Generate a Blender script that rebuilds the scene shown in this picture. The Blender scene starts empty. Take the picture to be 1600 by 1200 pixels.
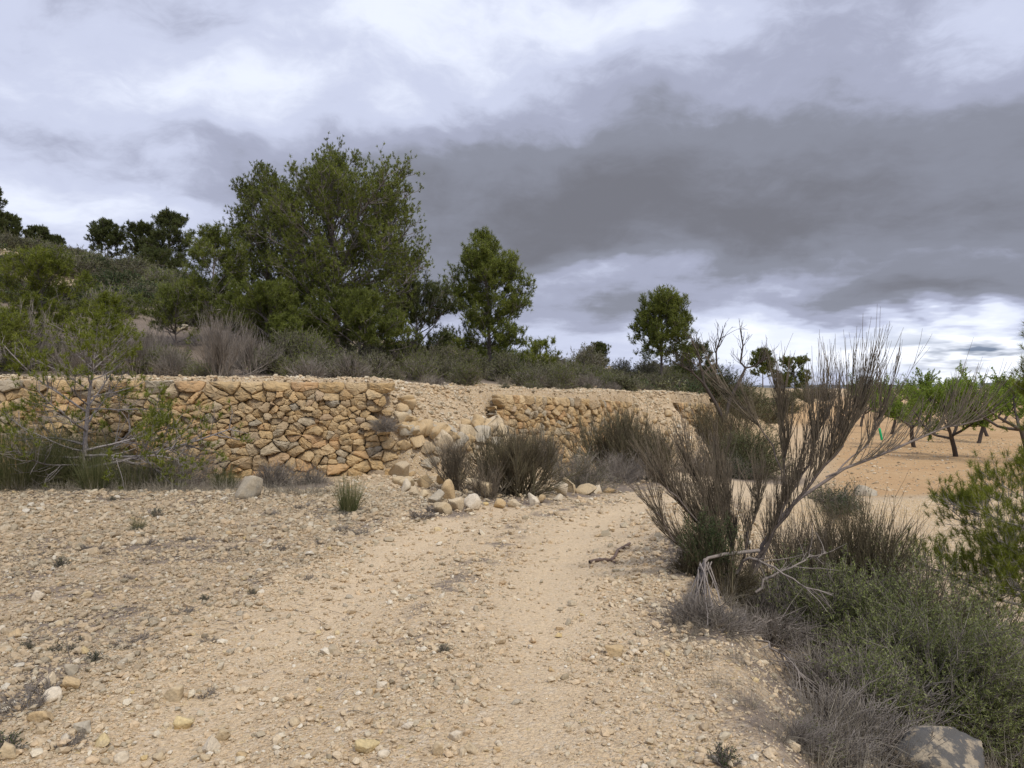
import bpy, math, random
import numpy as np
from mathutils import Vector
C = bpy.context.scene
COL = C.collection
R = math.radians

# ------------------------------------------------------------------ camera
FPX = 1150.0
cd = bpy.data.cameras.new('camera'); cam = bpy.data.objects.new('camera', cd); COL.objects.link(cam)
cd.sensor_width = 36.0; cd.lens = 36.0 * FPX / 1600.0
cam.location = (0, 0, 1.6); cam.rotation_euler = (R(90.25), 0, 0)
cd.clip_start = 0.05; cd.clip_end = 8000
C.camera = cam

# ------------------------------------------------------------------ world: overcast broken cloud over a daylight sky
W = bpy.data.worlds.new("World"); C.world = W; W.use_nodes = True
SUN_EL, SUN_AZ = R(52), R(150)      # azimuth measured clockwise from +Y (behind and to the right)
def build_world():
    nt = W.node_tree; N = nt.nodes; L = nt.links; N.clear()
    out = N.new('ShaderNodeOutputWorld'); bg = N.new('ShaderNodeBackground'); L.new(bg.outputs[0], out.inputs[0])
    tc = N.new('ShaderNodeTexCoord'); D = tc.outputs['Generated']
    def math_(op, a, b=None, c=None, clamp=False):
        n = N.new('ShaderNodeMath'); n.operation = op; n.use_clamp = clamp
        for i, v in enumerate((a, b, c)):
            if v is None: continue
            if isinstance(v, (int, float)): n.inputs[i].default_value = v
            else: L.new(v, n.inputs[i])
        return n.outputs[0]
    def vmath(op, a, b=None):
        n = N.new('ShaderNodeVectorMath'); n.operation = op
        for i, v in enumerate((a, b)):
            if v is None: continue
            if isinstance(v, (tuple, list)): n.inputs[i].default_value = v
            else: L.new(v, n.inputs[i])
        return n
    def noise(vec, scale, det=4, rough=0.55, dist=0.0):
        n = N.new('ShaderNodeTexNoise'); n.inputs['Scale'].default_value = scale; n.inputs['Detail'].default_value = det
        n.inputs['Roughness'].default_value = rough; n.inputs['Distortion'].default_value = dist
        L.new(vec, n.inputs['Vector']); return n
    sep = N.new('ShaderNodeSeparateXYZ'); L.new(D, sep.inputs[0]); X, Y, Z = sep.outputs
    # cloud-deck coordinates (a flat layer seen in perspective)
    zz = math_('ADD', math_('MAXIMUM', Z, 0.0), 0.17)
    cx = math_('DIVIDE', X, zz); cy = math_('DIVIDE', Y, zz)
    comb = N.new('ShaderNodeCombineXYZ'); L.new(cx, comb.inputs[0]); L.new(cy, comb.inputs[1]); P = vmath('MULTIPLY', comb.outputs[0], (1.5, 1.5, 1.5)).outputs[0]
    nA = noise(P, 0.55, 5, 0.55, 0.0).outputs['Fac']
    nB = noise(P, 1.7, 5, 0.6, 0.0).outputs['Fac']
    nW = noise(D, 3.2, 4, 0.55)
    nW2 = noise(P, 0.9, 4, 0.6)
    wv = vmath('SCALE', vmath('SUBTRACT', nW.outputs['Color'], (0.5, 0.5, 0.5)).outputs[0]); wv.inputs['Scale'].default_value = 0.16
    wv2 = vmath('SCALE', vmath('SUBTRACT', nW2.outputs['Color'], (0.5, 0.5, 0.5)).outputs[0]); wv2.inputs['Scale'].default_value = 0.09
    dw = vmath('ADD', vmath('ADD', D, wv.outputs[0]).outputs[0], wv2.outputs[0]).outputs[0]
    flat = vmath('MULTIPLY', dw, (1.0, 0.0, 1.0)).outputs[0]
    # thick cloud (positive) and thin bright cloud (negative): centre as photo bearing, widths
    blobs = SKY_BLOBS
    tot = None
    for (u, v, su, sv, w) in blobs:
        d = Vector(((u - 800) / FPX, 1.0, (605 - v) / FPX)); d.normalize()
        q = vmath('SUBTRACT', flat, (d.x, 0.0, d.z)).outputs[0]
        q = vmath('MULTIPLY', q, (FPX / su, 0.0, FPX / sv)).outputs[0]
        r2 = vmath('DOT_PRODUCT', q, q).outputs['Value']
        e = math_('MULTIPLY', math_('POWER', 0.3679, r2), w)
        tot = e if tot is None else math_('ADD', tot, e)
    front = math_('GREATER_THAN', Y, -0.2)
    tot = math_('MULTIPLY', tot, front)
    # density
    dens = math_('ADD', tot, math_('MULTIPLY', math_('SUBTRACT', nA, 0.5), 0.50))
    dens = math_('ADD', dens, math_('MULTIPLY', math_('SUBTRACT', nB, 0.5), 0.50))
    pf = noise(vmath('MULTIPLY', dw, (1.0, 1.0, 2.1)).outputs[0], 5.5, 9, 0.62, 0.05).outputs['Fac']
    dens = math_('ADD', dens, math_('MULTIPLY', math_('SUBTRACT', pf, 0.5), 0.9))
    ramp = N.new('ShaderNodeValToRGB'); L.new(math_('MULTIPLY_ADD', dens, 0.5, 0.5), ramp.inputs[0])
    cr = ramp.color_ramp; cr.interpolation = 'EASE'
    stops = SKY_STOPS
    cr.elements[0].position = stops[0][0]; cr.elements[0].color = stops[0][1] + (1,)
    cr.elements[1].position = stops[-1][0]; cr.elements[1].color = stops[-1][1] + (1,)
    for p, c in stops[1:-1]:
        e = cr.elements.new(p); e.color = c + (1,)
    # the deck gets thinner and brighter overhead and behind, where the sun is
    gain = math_('ADD', 1.0, math_('MULTIPLY', math_('SMOOTH_MIN', math_('MAXIMUM', math_('SUBTRACT', Z, 0.50), 0.0), 0.5, 0.05), 1.6))
    back = math_('MULTIPLY', math_('MAXIMUM', math_('MULTIPLY', Y, -1.0), 0.0), 0.3)
    gain = math_('ADD', gain, back)
    cg = vmath('SCALE', ramp.outputs[0]); L.new(gain, cg.inputs['Scale'])
    # blue gaps near the horizon to the right
    sky = N.new('ShaderNodeTexSky'); sky.sky_type = 'NISHITA'; sky.sun_disc = False
    sky.sun_elevation = SUN_EL; sky.sun_rotation = SUN_AZ; sky.air_density = 1.2; sky.dust_density = 0.6
    sk = vmath('SCALE', sky.outputs[0]); sk.inputs['Scale'].default_value = 0.05
    gx = math_('MULTIPLY', math_('SUBTRACT', X, 0.36), 6.0, clamp=True)
    gz = math_('POWER', 0.3679, math_('POWER', math_('MULTIPLY', math_('SUBTRACT', Z, 0.040), 42.0), 2.0))
    hole = noise(P, 1.3, 4, 0.55).outputs['Fac']
    hm = math_('MULTIPLY', math_('SUBTRACT', hole, 0.47), 9.0, clamp=True)
    mask = math_('MULTIPLY', math_('MULTIPLY', gx, gz), hm)
    sk = vmath('MULTIPLY', sk.outputs[0], (0.50, 0.62, 1.15))
    mix = N.new('ShaderNodeMixRGB'); L.new(mask, mix.inputs[0]); L.new(cg.outputs[0], mix.inputs[1]); L.new(sk.outputs[0], mix.inputs[2])
    L.new(mix.outputs[0], bg.inputs['Color'])
    bg.inputs['Strength'].default_value = 0.88
SKY_BLOBS = [  # u, v, width, height, weight(+ dark, - bright)
    (1300, 275, 470, 170, 0.40), (1250, 180, 520, 220, 0.16), (860, 345, 230, 75, 0.48), (1150, 360, 380, 55, 0.22),
    (1500, 390, 230, 60, 0.22), (1480, 485, 150, 32, 0.50), (1180, 450, 60, 25, .3), (640, 270, 220, 55, 0.22), (60, 160, 200, 40, 0.10), (330, 270, 260, 50, 0.12),
    (760, 60, 280, 110, -0.42), (200, 40, 330, 90, -0.22), (560, 170, 300, 60, -0.12), (80, 320, 260, 70, -0.30), (280, 150, 150, 60, -0.15),
    (900, 440, 130, 25, -0.35), (1000, 530, 380, 70, -0.10), (1260, 455, 200, 25, -0.35), (1230, 560, 330, 45, -0.42), (1450, 560, 260, 40, -0.55),
    (1560, 10, 330, 110, -0.35), (1490, 548, 95, 22, -0.6), (950, 30, 140, 40, -0.3), (730, 470, 200, 50, 0.1), (980, 480, 120, 40, 0.25)]
SKY_STOPS = [(0.02, (0.80, 0.83, 0.91)), (0.24, (0.65, 0.69, 0.80)), (0.40, (0.47, 0.505, 0.64)), (0.54, (0.305, 0.325, 0.425)), (0.68, (0.200, 0.212, 0.260)), (0.92, (0.142, 0.146, 0.172))]
build_world()
W.cycles.sampling_method = 'MANUAL'; W.cycles.sample_map_resolution = 512

sd = bpy.data.lights.new('sun', 'SUN'); sun = bpy.data.objects.new('sun', sd); COL.objects.link(sun)
sd.energy = 1.5; sd.angle = R(10); sd.color = (1.0, 0.94, 0.86)
sdir = Vector((math.sin(SUN_AZ) * math.cos(SUN_EL), math.cos(SUN_AZ) * math.cos(SUN_EL), math.sin(SUN_EL)))
sun.rotation_euler = sdir.to_track_quat('Z', 'Y').to_euler(); sun.location = sdir * 50
C.view_settings.view_transform = 'Standard'; C.view_settings.look = 'None'; C.view_settings.gamma = 1.0
C.view_settings.exposure = 0.60
C.cycles.max_bounces = 5; C.cycles.diffuse_bounces = 3; C.cycles.glossy_bounces = 2; C.cycles.transmission_bounces = 3

# ------------------------------------------------------------------ small library
rng = np.random.default_rng(7)
def smooth(a, b, x):
    t = np.clip((x - a) / (b - a), 0, 1); return t * t * (3 - 2 * t)
def _h(ix, iy, s):
    n = (ix.astype(np.int64) * 374761393 + iy.astype(np.int64) * 668265263 + s * 974634777) & 0x7fffffff
    n = (n ^ (n >> 13)) * 1274126177 & 0x7fffffff
    n = n ^ (n >> 16)
    return (n & 0xffff) / 65535.0
def vnoise(x, y, s=0):
    x = np.asarray(x, float); y = np.asarray(y, float)
    ix = np.floor(x); iy = np.floor(y); fx = x - ix; fy = y - iy
    fx = fx * fx * (3 - 2 * fx); fy = fy * fy * (3 - 2 * fy)
    a = _h(ix, iy, s); b = _h(ix + 1, iy, s); c = _h(ix, iy + 1, s); d = _h(ix + 1, iy + 1, s)
    return (a + (b - a) * fx) * (1 - fy) + (c + (d - c) * fx) * fy
def fbm(x, y, s=0, o=4):
    r = 0; a = 0.5
    for i in range(o):
        r = r + a * (vnoise(x, y, s + i) - 0.5); x = x * 2.03 + 17.1; y = y * 2.03 + 5.7; a *= 0.5
    return r
def norm(v):
    return v / np.maximum(np.linalg.norm(v, axis=-1, keepdims=True), 1e-9)

class MB:
    """collects vertices, triangles and quads; build() links them as one mesh object"""
    def __init__(s): s.v = []; s.t = []; s.q = []; s.n = 0
    def add(s, V, T=None, Q=None):
        V = np.asarray(V, np.float32).reshape(-1, 3)
        if T is not None and len(T): s.t.append(np.asarray(T, np.int64).reshape(-1, 3) + s.n)
        if Q is not None and len(Q): s.q.append(np.asarray(Q, np.int64).reshape(-1, 4) + s.n)
        s.v.append(V); s.n += len(V)
    def mesh(s, name, mat, smooth_=False):
        V = np.concatenate(s.v) if s.v else np.zeros((0, 3), np.float32)
        T = np.concatenate(s.t) if s.t else np.zeros((0, 3), np.int64)
        Q = np.concatenate(s.q) if s.q else np.zeros((0, 4), np.int64)
        me = bpy.data.meshes.new(name)
        me.vertices.add(len(V)); me.vertices.foreach_set('co', V.ravel())
        nl = T.size + Q.size; me.loops.add(nl)
        me.loops.foreach_set('vertex_index', np.concatenate([T.ravel(), Q.ravel()]).astype(np.int32))
        me.polygons.add(len(T) + len(Q))
        st = np.concatenate([np.arange(len(T)) * 3, T.size + np.arange(len(Q)) * 4]).astype(np.int32)
        me.polygons.foreach_set('loop_start', st)
        me.polygons.foreach_set('use_smooth', np.full(len(T) + len(Q), smooth_))
        me.update(calc_edges=True)
        if mat: me.materials.append(mat)
        return me
    def build(s, name, mat, parent=None, smooth_=False, loc=None):
        o = bpy.data.objects.new(name, s.mesh(name, mat, smooth_)); COL.objects.link(o)
        if parent is not None: o.parent = parent
        if loc is not None: o.location = loc
        return o

def tag(o, label=None, cat=None, group=None, kind=None):
    if label: o['label'] = label
    if cat: o['category'] = cat
    if cat and not kind: o['kind'] = 'thing'
    if group: o['group'] = group
    if kind: o['kind'] = kind
    return o
def thing(name, label, cat, loc, group=None, rz=0.0):
    o = bpy.data.objects.new(name, None); COL.objects.link(o); o.location = loc; o.rotation_euler = (0, 0, rz)
    o.empty_display_size = 0.2
    return tag(o, label, cat, group)
def copy_tree(o, label=None, loc=None, rz=None, sc=None):
    def cp(a, p):
        c = a.copy(); COL.objects.link(c)
        if p is not None: c.parent = p
        for ch in KIDS.get(a.name, []): cp(ch, c)
        return c
    c = cp(o, None)
    if label: c['label'] = label
    if loc is not None: c.location = loc
    if rz is not None: c.rotation_euler = (0, 0, rz)
    if sc is not None: c.scale = sc
    return c
KIDS = {}
def kid(parent, o):
    KIDS.setdefault(parent.name, []).append(o); o.parent = parent; return o

# paths: arrays (N, K, 3)
def grow(o, d, L, K, up=0.0, wob=0.1, rg=rng, target=None):
    o = np.asarray(o, float); d = norm(np.asarray(d, float)); N = len(o)
    L = np.broadcast_to(np.asarray(L, float), (N,)); up = np.broadcast_to(np.asarray(up, float), (N,))
    P = np.empty((N, K, 3)); P[:, 0] = o; st = (L / (K - 1))[:, None]
    for k in range(1, K):
        d = d + rg.normal(0, wob, (N, 3)); d[:, 2] += up / (K - 1); d = norm(d)
        P[:, k] = P[:, k - 1] + d * st
    return P
def spawn(Pp, n, t0, t1, ang, rg=rng, w=None):
    """pick n origins on parent paths; returns origin, direction at ang (rad) from the parent, t, parent index"""
    N, K, _ = Pp.shape
    seg = np.linalg.norm(np.diff(Pp, axis=1), axis=2).sum(1) if w is None else w
    idx = rg.choice(N, n, p=seg / seg.sum()); t = rg.uniform(t0, t1, n); f = t * (K - 1); k = np.minimum(f.astype(int), K - 2); fr = (f - k)[:, None]
    a = Pp[idx, k]; b = Pp[idx, k + 1]; o = a + (b - a) * fr; tan = norm(b - a)
    r = norm(np.cross(tan, rg.normal(0, 1, (n, 3)))); an = np.broadcast_to(np.asarray(ang, float), (n,)) * rg.uniform(0.7, 1.3, n)
    d = tan * np.cos(an)[:, None] + r * np.sin(an)[:, None]
    return o, d, t, idx
def tubes(mb, P, r0, r1, S=3):
    N, K, _ = P.shape
    r0 = np.broadcast_to(np.asarray(r0, float), (N,)); r1 = np.broadcast_to(np.asarray(r1, float), (N,))
    tan = norm(np.gradient(P, axis=1)); ref = norm(np.cross(P[:, -1] - P[:, 0], np.array([0.31, 0.52, 0.79])))[:, None, :] + np.zeros((N, K, 3))
    u = norm(np.cross(tan, ref)); v = np.cross(tan, u)
    rr = r0[:, None] + (r1 - r0)[:, None] * np.linspace(0, 1, K)[None, :]
    a = np.linspace(0, 2 * np.pi, S, endpoint=False)
    V = P[:, :, None, :] + rr[:, :, None, None] * (np.cos(a)[None, None, :, None] * u[:, :, None, :] + np.sin(a)[None, None, :, None] * v[:, :, None, :])
    i = np.arange(N)[:, None, None] * K * S; k = np.arange(K - 1)[None, :, None] * S; s = np.arange(S)[None, None, :]; s2 = (s + 1) % S
    Q = np.stack([i + k + s, i + k + s2, i + k + S + s2, i + k + S + s], -1).reshape(-1, 4)
    mb.add(V, Q=Q)
def blades(mb, P, w0, w1, rg=rng):
    N, K, _ = P.shape
    side = norm(np.cross(P[:, -1] - P[:, 0], rg.normal(0, 1, (N, 3))))[:, None, :]
    w0 = np.broadcast_to(np.asarray(w0, float), (N,)); ww = w0[:, None] + (w1 - w0)[:, None] * np.linspace(0, 1, K)[None, :]
    V = np.stack([P - side * ww[..., None] / 2, P + side * ww[..., None] / 2], 2)
    i = np.arange(N)[:, None] * K * 2; k = np.arange(K - 1)[None, :] * 2
    Q = np.stack([i + k, i + k + 1, i + k + 3, i + k + 2], -1).reshape(-1, 4)
    mb.add(V, Q=Q)
def tufts(mb, tips, dirs, n, L, w, spread=0.9, back=0.0, rg=rng, tri=True):
    """n needles (thin triangles) around each tip"""
    M = len(tips); T = np.repeat(tips, n, 0); Dd = np.repeat(norm(dirs), n, 0)
    if back: T = T - Dd * rg.uniform(0, back, (M * n, 1))
    d = norm(Dd + rg.normal(0, spread, (M * n, 3)) * 0.6); l = (L * rg.uniform(0.7, 1.15, M * n))[:, None]
    s = norm(np.cross(d, rg.normal(0, 1, (M * n, 3)))) * w / 2
    V = np.stack([T - s, T + s, T + d * l], 1)
    mb.add(V, T=np.arange(M * n * 3).reshape(-1, 3))
def leaves(mb, pts, dirs, L, w, rg=rng, jit=0.8):
    """rhombic leaves"""
    M = len(pts); d = norm(dirs + rg.normal(0, jit, (M, 3))); l = (L * rg.uniform(0.6, 1.2, M))[:, None]
    s = norm(np.cross(d, rg.normal(0, 1, (M, 3)))) * w / 2
    V = np.stack([pts, pts + d * l * 0.45 + s, pts + d * l, pts + d * l * 0.45 - s], 1)
    mb.add(V, Q=np.arange(M * 4).reshape(-1, 4))

def ico(sub):
    import bmesh
    bm = bmesh.new(); bmesh.ops.create_icosphere(bm, subdivisions=sub, radius=1.0)
    V = np.array([v.co[:] for v in bm.verts]); F = np.array([[v.index for v in f.verts] for f in bm.faces]); bm.free(); return V, F
ICO = {k: ico(k) for k in (1, 2, 3, 4)}
def rock_template(sub, rg, cuts=9, flat=0.7, rough=0.05, hmin=0.45):
    V, F = ICO[sub]; V = V.copy()
    n = norm(rg.normal(0, 1, (cuts, 3))); h = rg.uniform(hmin, 0.82, cuts)
    for a, b in zip(n, h):
        d = V @ a; V = V - np.maximum(d - b, 0)[:, None] * a[None]
    if rough:
        q = V * 2.3 + rg.uniform(0, 50, 3)
        nn = fbm(q[:, 0] + q[:, 2] * 1.7, q[:, 1] - q[:, 2] * 1.3, 3, 4); V = V * (1 + rough * 6 * nn[:, None])
    V = V * np.array([1, rg.uniform(0.65, 0.95), rg.uniform(flat * 0.75, flat * 1.1)])
    return V, F
def scatter_rocks(mb, pos, size, sub, rg, ntemp=14, flat=0.6, tilt=0.35, rough=0.03, sink=0.25):
    N = len(pos); tid = rg.integers(0, ntemp, N)
    for k in range(ntemp):
        V, F = rock_template(sub, rg, cuts=6 + k % 5, flat=flat, rough=rough)
        m = np.where(tid == k)[0]
        if not len(m): continue
        a = rg.uniform(0, 2 * np.pi, len(m)); ca, sa = np.cos(a), np.sin(a)
        tx, ty = rg.normal(0, tilt, len(m)), rg.normal(0, tilt, len(m))
        Rz = np.zeros((len(m), 3, 3)); Rz[:, 0, 0] = ca; Rz[:, 0, 1] = -sa; Rz[:, 1, 0] = sa; Rz[:, 1, 1] = ca; Rz[:, 2, 2] = 1
        Rx = np.zeros_like(Rz); Rx[:, 0, 0] = 1; Rx[:, 1, 1] = np.cos(tx); Rx[:, 1, 2] = -np.sin(tx); Rx[:, 2, 1] = np.sin(tx); Rx[:, 2, 2] = np.cos(tx)
        Ry = np.zeros_like(Rz); Ry[:, 1, 1] = 1; Ry[:, 0, 0] = np.cos(ty); Ry[:, 0, 2] = np.sin(ty); Ry[:, 2, 0] = -np.sin(ty); Ry[:, 2, 2] = np.cos(ty)
        M = Rz @ Rx @ Ry; s = size[m][:, None, None]
        VV = np.einsum('nij,vj->nvi', M, V) * s * 0.5 + pos[m][:, None, :]
        VV[:, :, 2] += (size[m] * 0.5 * flat * (0.8 - sink))[:, None]
        FF = F[None] + (np.arange(len(m)) * len(V))[:, None, None]
        mb.add(VV, T=FF.reshape(-1, 3))
# ------------------------------------------------------------------ materials
def newmat(name):
    m = bpy.data.materials.new(name); m.use_nodes = True; nt = m.node_tree; b = nt.nodes['Principled BSDF']
    b.inputs['Specular IOR Level'].default_value = 0.25; b.inputs['Roughness'].default_value = 0.9
    return m, nt, nt.nodes, nt.links, b
def rampnode(N, stops, interp='LINEAR'):
    r = N.new('ShaderNodeValToRGB'); cr = r.color_ramp; cr.interpolation = interp
    cr.elements[0].position = stops[0][0]; cr.elements[0].color = tuple(stops[0][1]) + (1,)
    cr.elements[1].position = stops[-1][0]; cr.elements[1].color = tuple(stops[-1][1]) + (1,)
    for p, c in stops[1:-1]:
        e = cr.elements.new(p); e.color = tuple(c) + (1,)
    return r
def tex_noise(N, L, vec, scale, det=4, rough=0.6):
    n = N.new('ShaderNodeTexNoise'); n.inputs['Scale'].default_value = scale; n.inputs['Detail'].default_value = det; n.inputs['Roughness'].default_value = rough
    if vec is not None: L.new(vec, n.inputs['Vector'])
    return n
def mixc(N, L, fac, a, b, mode='MIX'):
    n = N.new('ShaderNodeMixRGB'); n.blend_type = mode
    for i, v in ((0, fac), (1, a), (2, b)):
        if isinstance(v, (int, float)): n.inputs[i].default_value = v
        elif isinstance(v, (tuple, list)): n.inputs[i].default_value = tuple(v) + (1,)
        else: L.new(v, n.inputs[i])
    return n.outputs[0]
def mth(N, L, op, a, b=None, clamp=False):
    n = N.new('ShaderNodeMath'); n.operation = op; n.use_clamp = clamp
    for i, v in ((0, a), (1, b)):
        if v is None: continue
        if isinstance(v, (int, float)): n.inputs[i].default_value = v
        else: L.new(v, n.inputs[i])
    return n.outputs[0]

def mat_rock(name, stops, patch=((0.30, 0.27, 0.21), 0.35), scale=6.0, bump=0.4, island=True, lichen=None):
    m, nt, N, L, b = newmat(name)
    geo = N.new('ShaderNodeNewGeometry'); tc = N.new('ShaderNodeTexCoord'); P = tc.outputs['Object']
    if island: src = geo.outputs['Random Per Island']
    else:
        oi = N.new('ShaderNodeObjectInfo'); src = oi.outputs['Random']
    base = rampnode(N, stops); L.new(src, base.inputs[0])
    n1 = tex_noise(N, L, P, scale, 6, 0.65); n2 = tex_noise(N, L, P, scale * 7, 4, 0.6)
    f = mth(N, L, 'MULTIPLY', mth(N, L, 'SUBTRACT', n1.outputs['Fac'], 0.5), 6.0, True)
    c = mixc(N, L, mth(N, L, 'MULTIPLY', f, patch[1]), base.outputs[0], patch[0])
    g = rampnode(N, [(0.25, (0.72, 0.72, 0.72)), (0.75, (1.18, 1.16, 1.12))]); L.new(n2.outputs['Fac'], g.inputs[0])
    c = mixc(N, L, 1.0, c, g.outputs[0], 'MULTIPLY')
    if lichen:
        n3 = tex_noise(N, L, P, lichen[1], 5, 0.7)
        lf = mth(N, L, 'MULTIPLY', mth(N, L, 'SUBTRACT', n3.outputs['Fac'], lichen[2]), 12.0, True)
        c = mixc(N, L, lf, c, lichen[0])
    L.new(c, b.inputs['Base Color']); b.inputs['Roughness'].default_value = 0.92
    bp = N.new('ShaderNodeBump'); bp.inputs['Strength'].default_value = bump; bp.inputs['Distance'].default_value = 0.03
    hh = mth(N, L, 'ADD', n1.outputs['Fac'], mth(N, L, 'MULTIPLY', n2.outputs['Fac'], 0.5)); L.new(hh, bp.inputs['Height'])
    L.new(bp.outputs[0], b.inputs['Normal'])
    return m
def mat_leaf(name, stops, trans=0.25, clump=1.2, rough=0.6, spec=0.25):
    """leaf colour varies leaf by leaf and, more slowly, clump by clump (young and old growth)"""
    m, nt, N, L, b = newmat(name)
    geo = N.new('ShaderNodeNewGeometry'); tc = N.new('ShaderNodeTexCoord'); oi = N.new('ShaderNodeObjectInfo')
    n = tex_noise(N, L, tc.outputs['Object'], clump, 3, 0.6)
    f = mth(N, L, 'ADD', mth(N, L, 'MULTIPLY', geo.outputs['Random Per Island'], 0.55), mth(N, L, 'MULTIPLY', mth(N, L, 'SUBTRACT', n.outputs['Fac'], 0.28), 1.0))
    r = rampnode(N, stops); L.new(f, r.inputs[0])
    hs = N.new('ShaderNodeHueSaturation'); L.new(r.outputs[0], hs.inputs['Color'])
    L.new(mth(N, L, 'ADD', mth(N, L, 'MULTIPLY', oi.outputs['Random'], 0.24), 0.88), hs.inputs['Value'])
    L.new(hs.outputs[0], b.inputs['Base Color']); b.inputs['Roughness'].default_value = rough; b.inputs['Specular IOR Level'].default_value = spec
    if trans:
        t = N.new('ShaderNodeBsdfTranslucent'); L.new(hs.outputs[0], t.inputs[0])
        mx = N.new('ShaderNodeMixShader'); mx.inputs[0].default_value = trans
        L.new(b.outputs[0], mx.inputs[1]); L.new(t.outputs[0], mx.inputs[2]); L.new(mx.outputs[0], N['Material Output'].inputs['Surface'])
    return m
def mat_bark(name, c1, c2, scale=25.0, bump=0.5):
    m, nt, N, L, b = newmat(name)
    tc = N.new('ShaderNodeTexCoord'); geo = N.new('ShaderNodeNewGeometry')
    n = tex_noise(N, L, tc.outputs['Object'], scale, 4, 0.6)
    f = mth(N, L, 'ADD', mth(N, L, 'MULTIPLY', n.outputs['Fac'], 0.8), mth(N, L, 'MULTIPLY', geo.outputs['Random Per Island'], 0.4))
    r = rampnode(N, [(0.3, c1), (0.85, c2)]); L.new(f, r.inputs[0]); L.new(r.outputs[0], b.inputs['Base Color'])
    bp = N.new('ShaderNodeBump'); bp.inputs['Strength'].default_value = bump; bp.inputs['Distance'].default_value = 0.02
    L.new(n.outputs['Fac'], bp.inputs['Height']); L.new(bp.outputs[0], b.inputs['Normal'])
    return m

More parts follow.
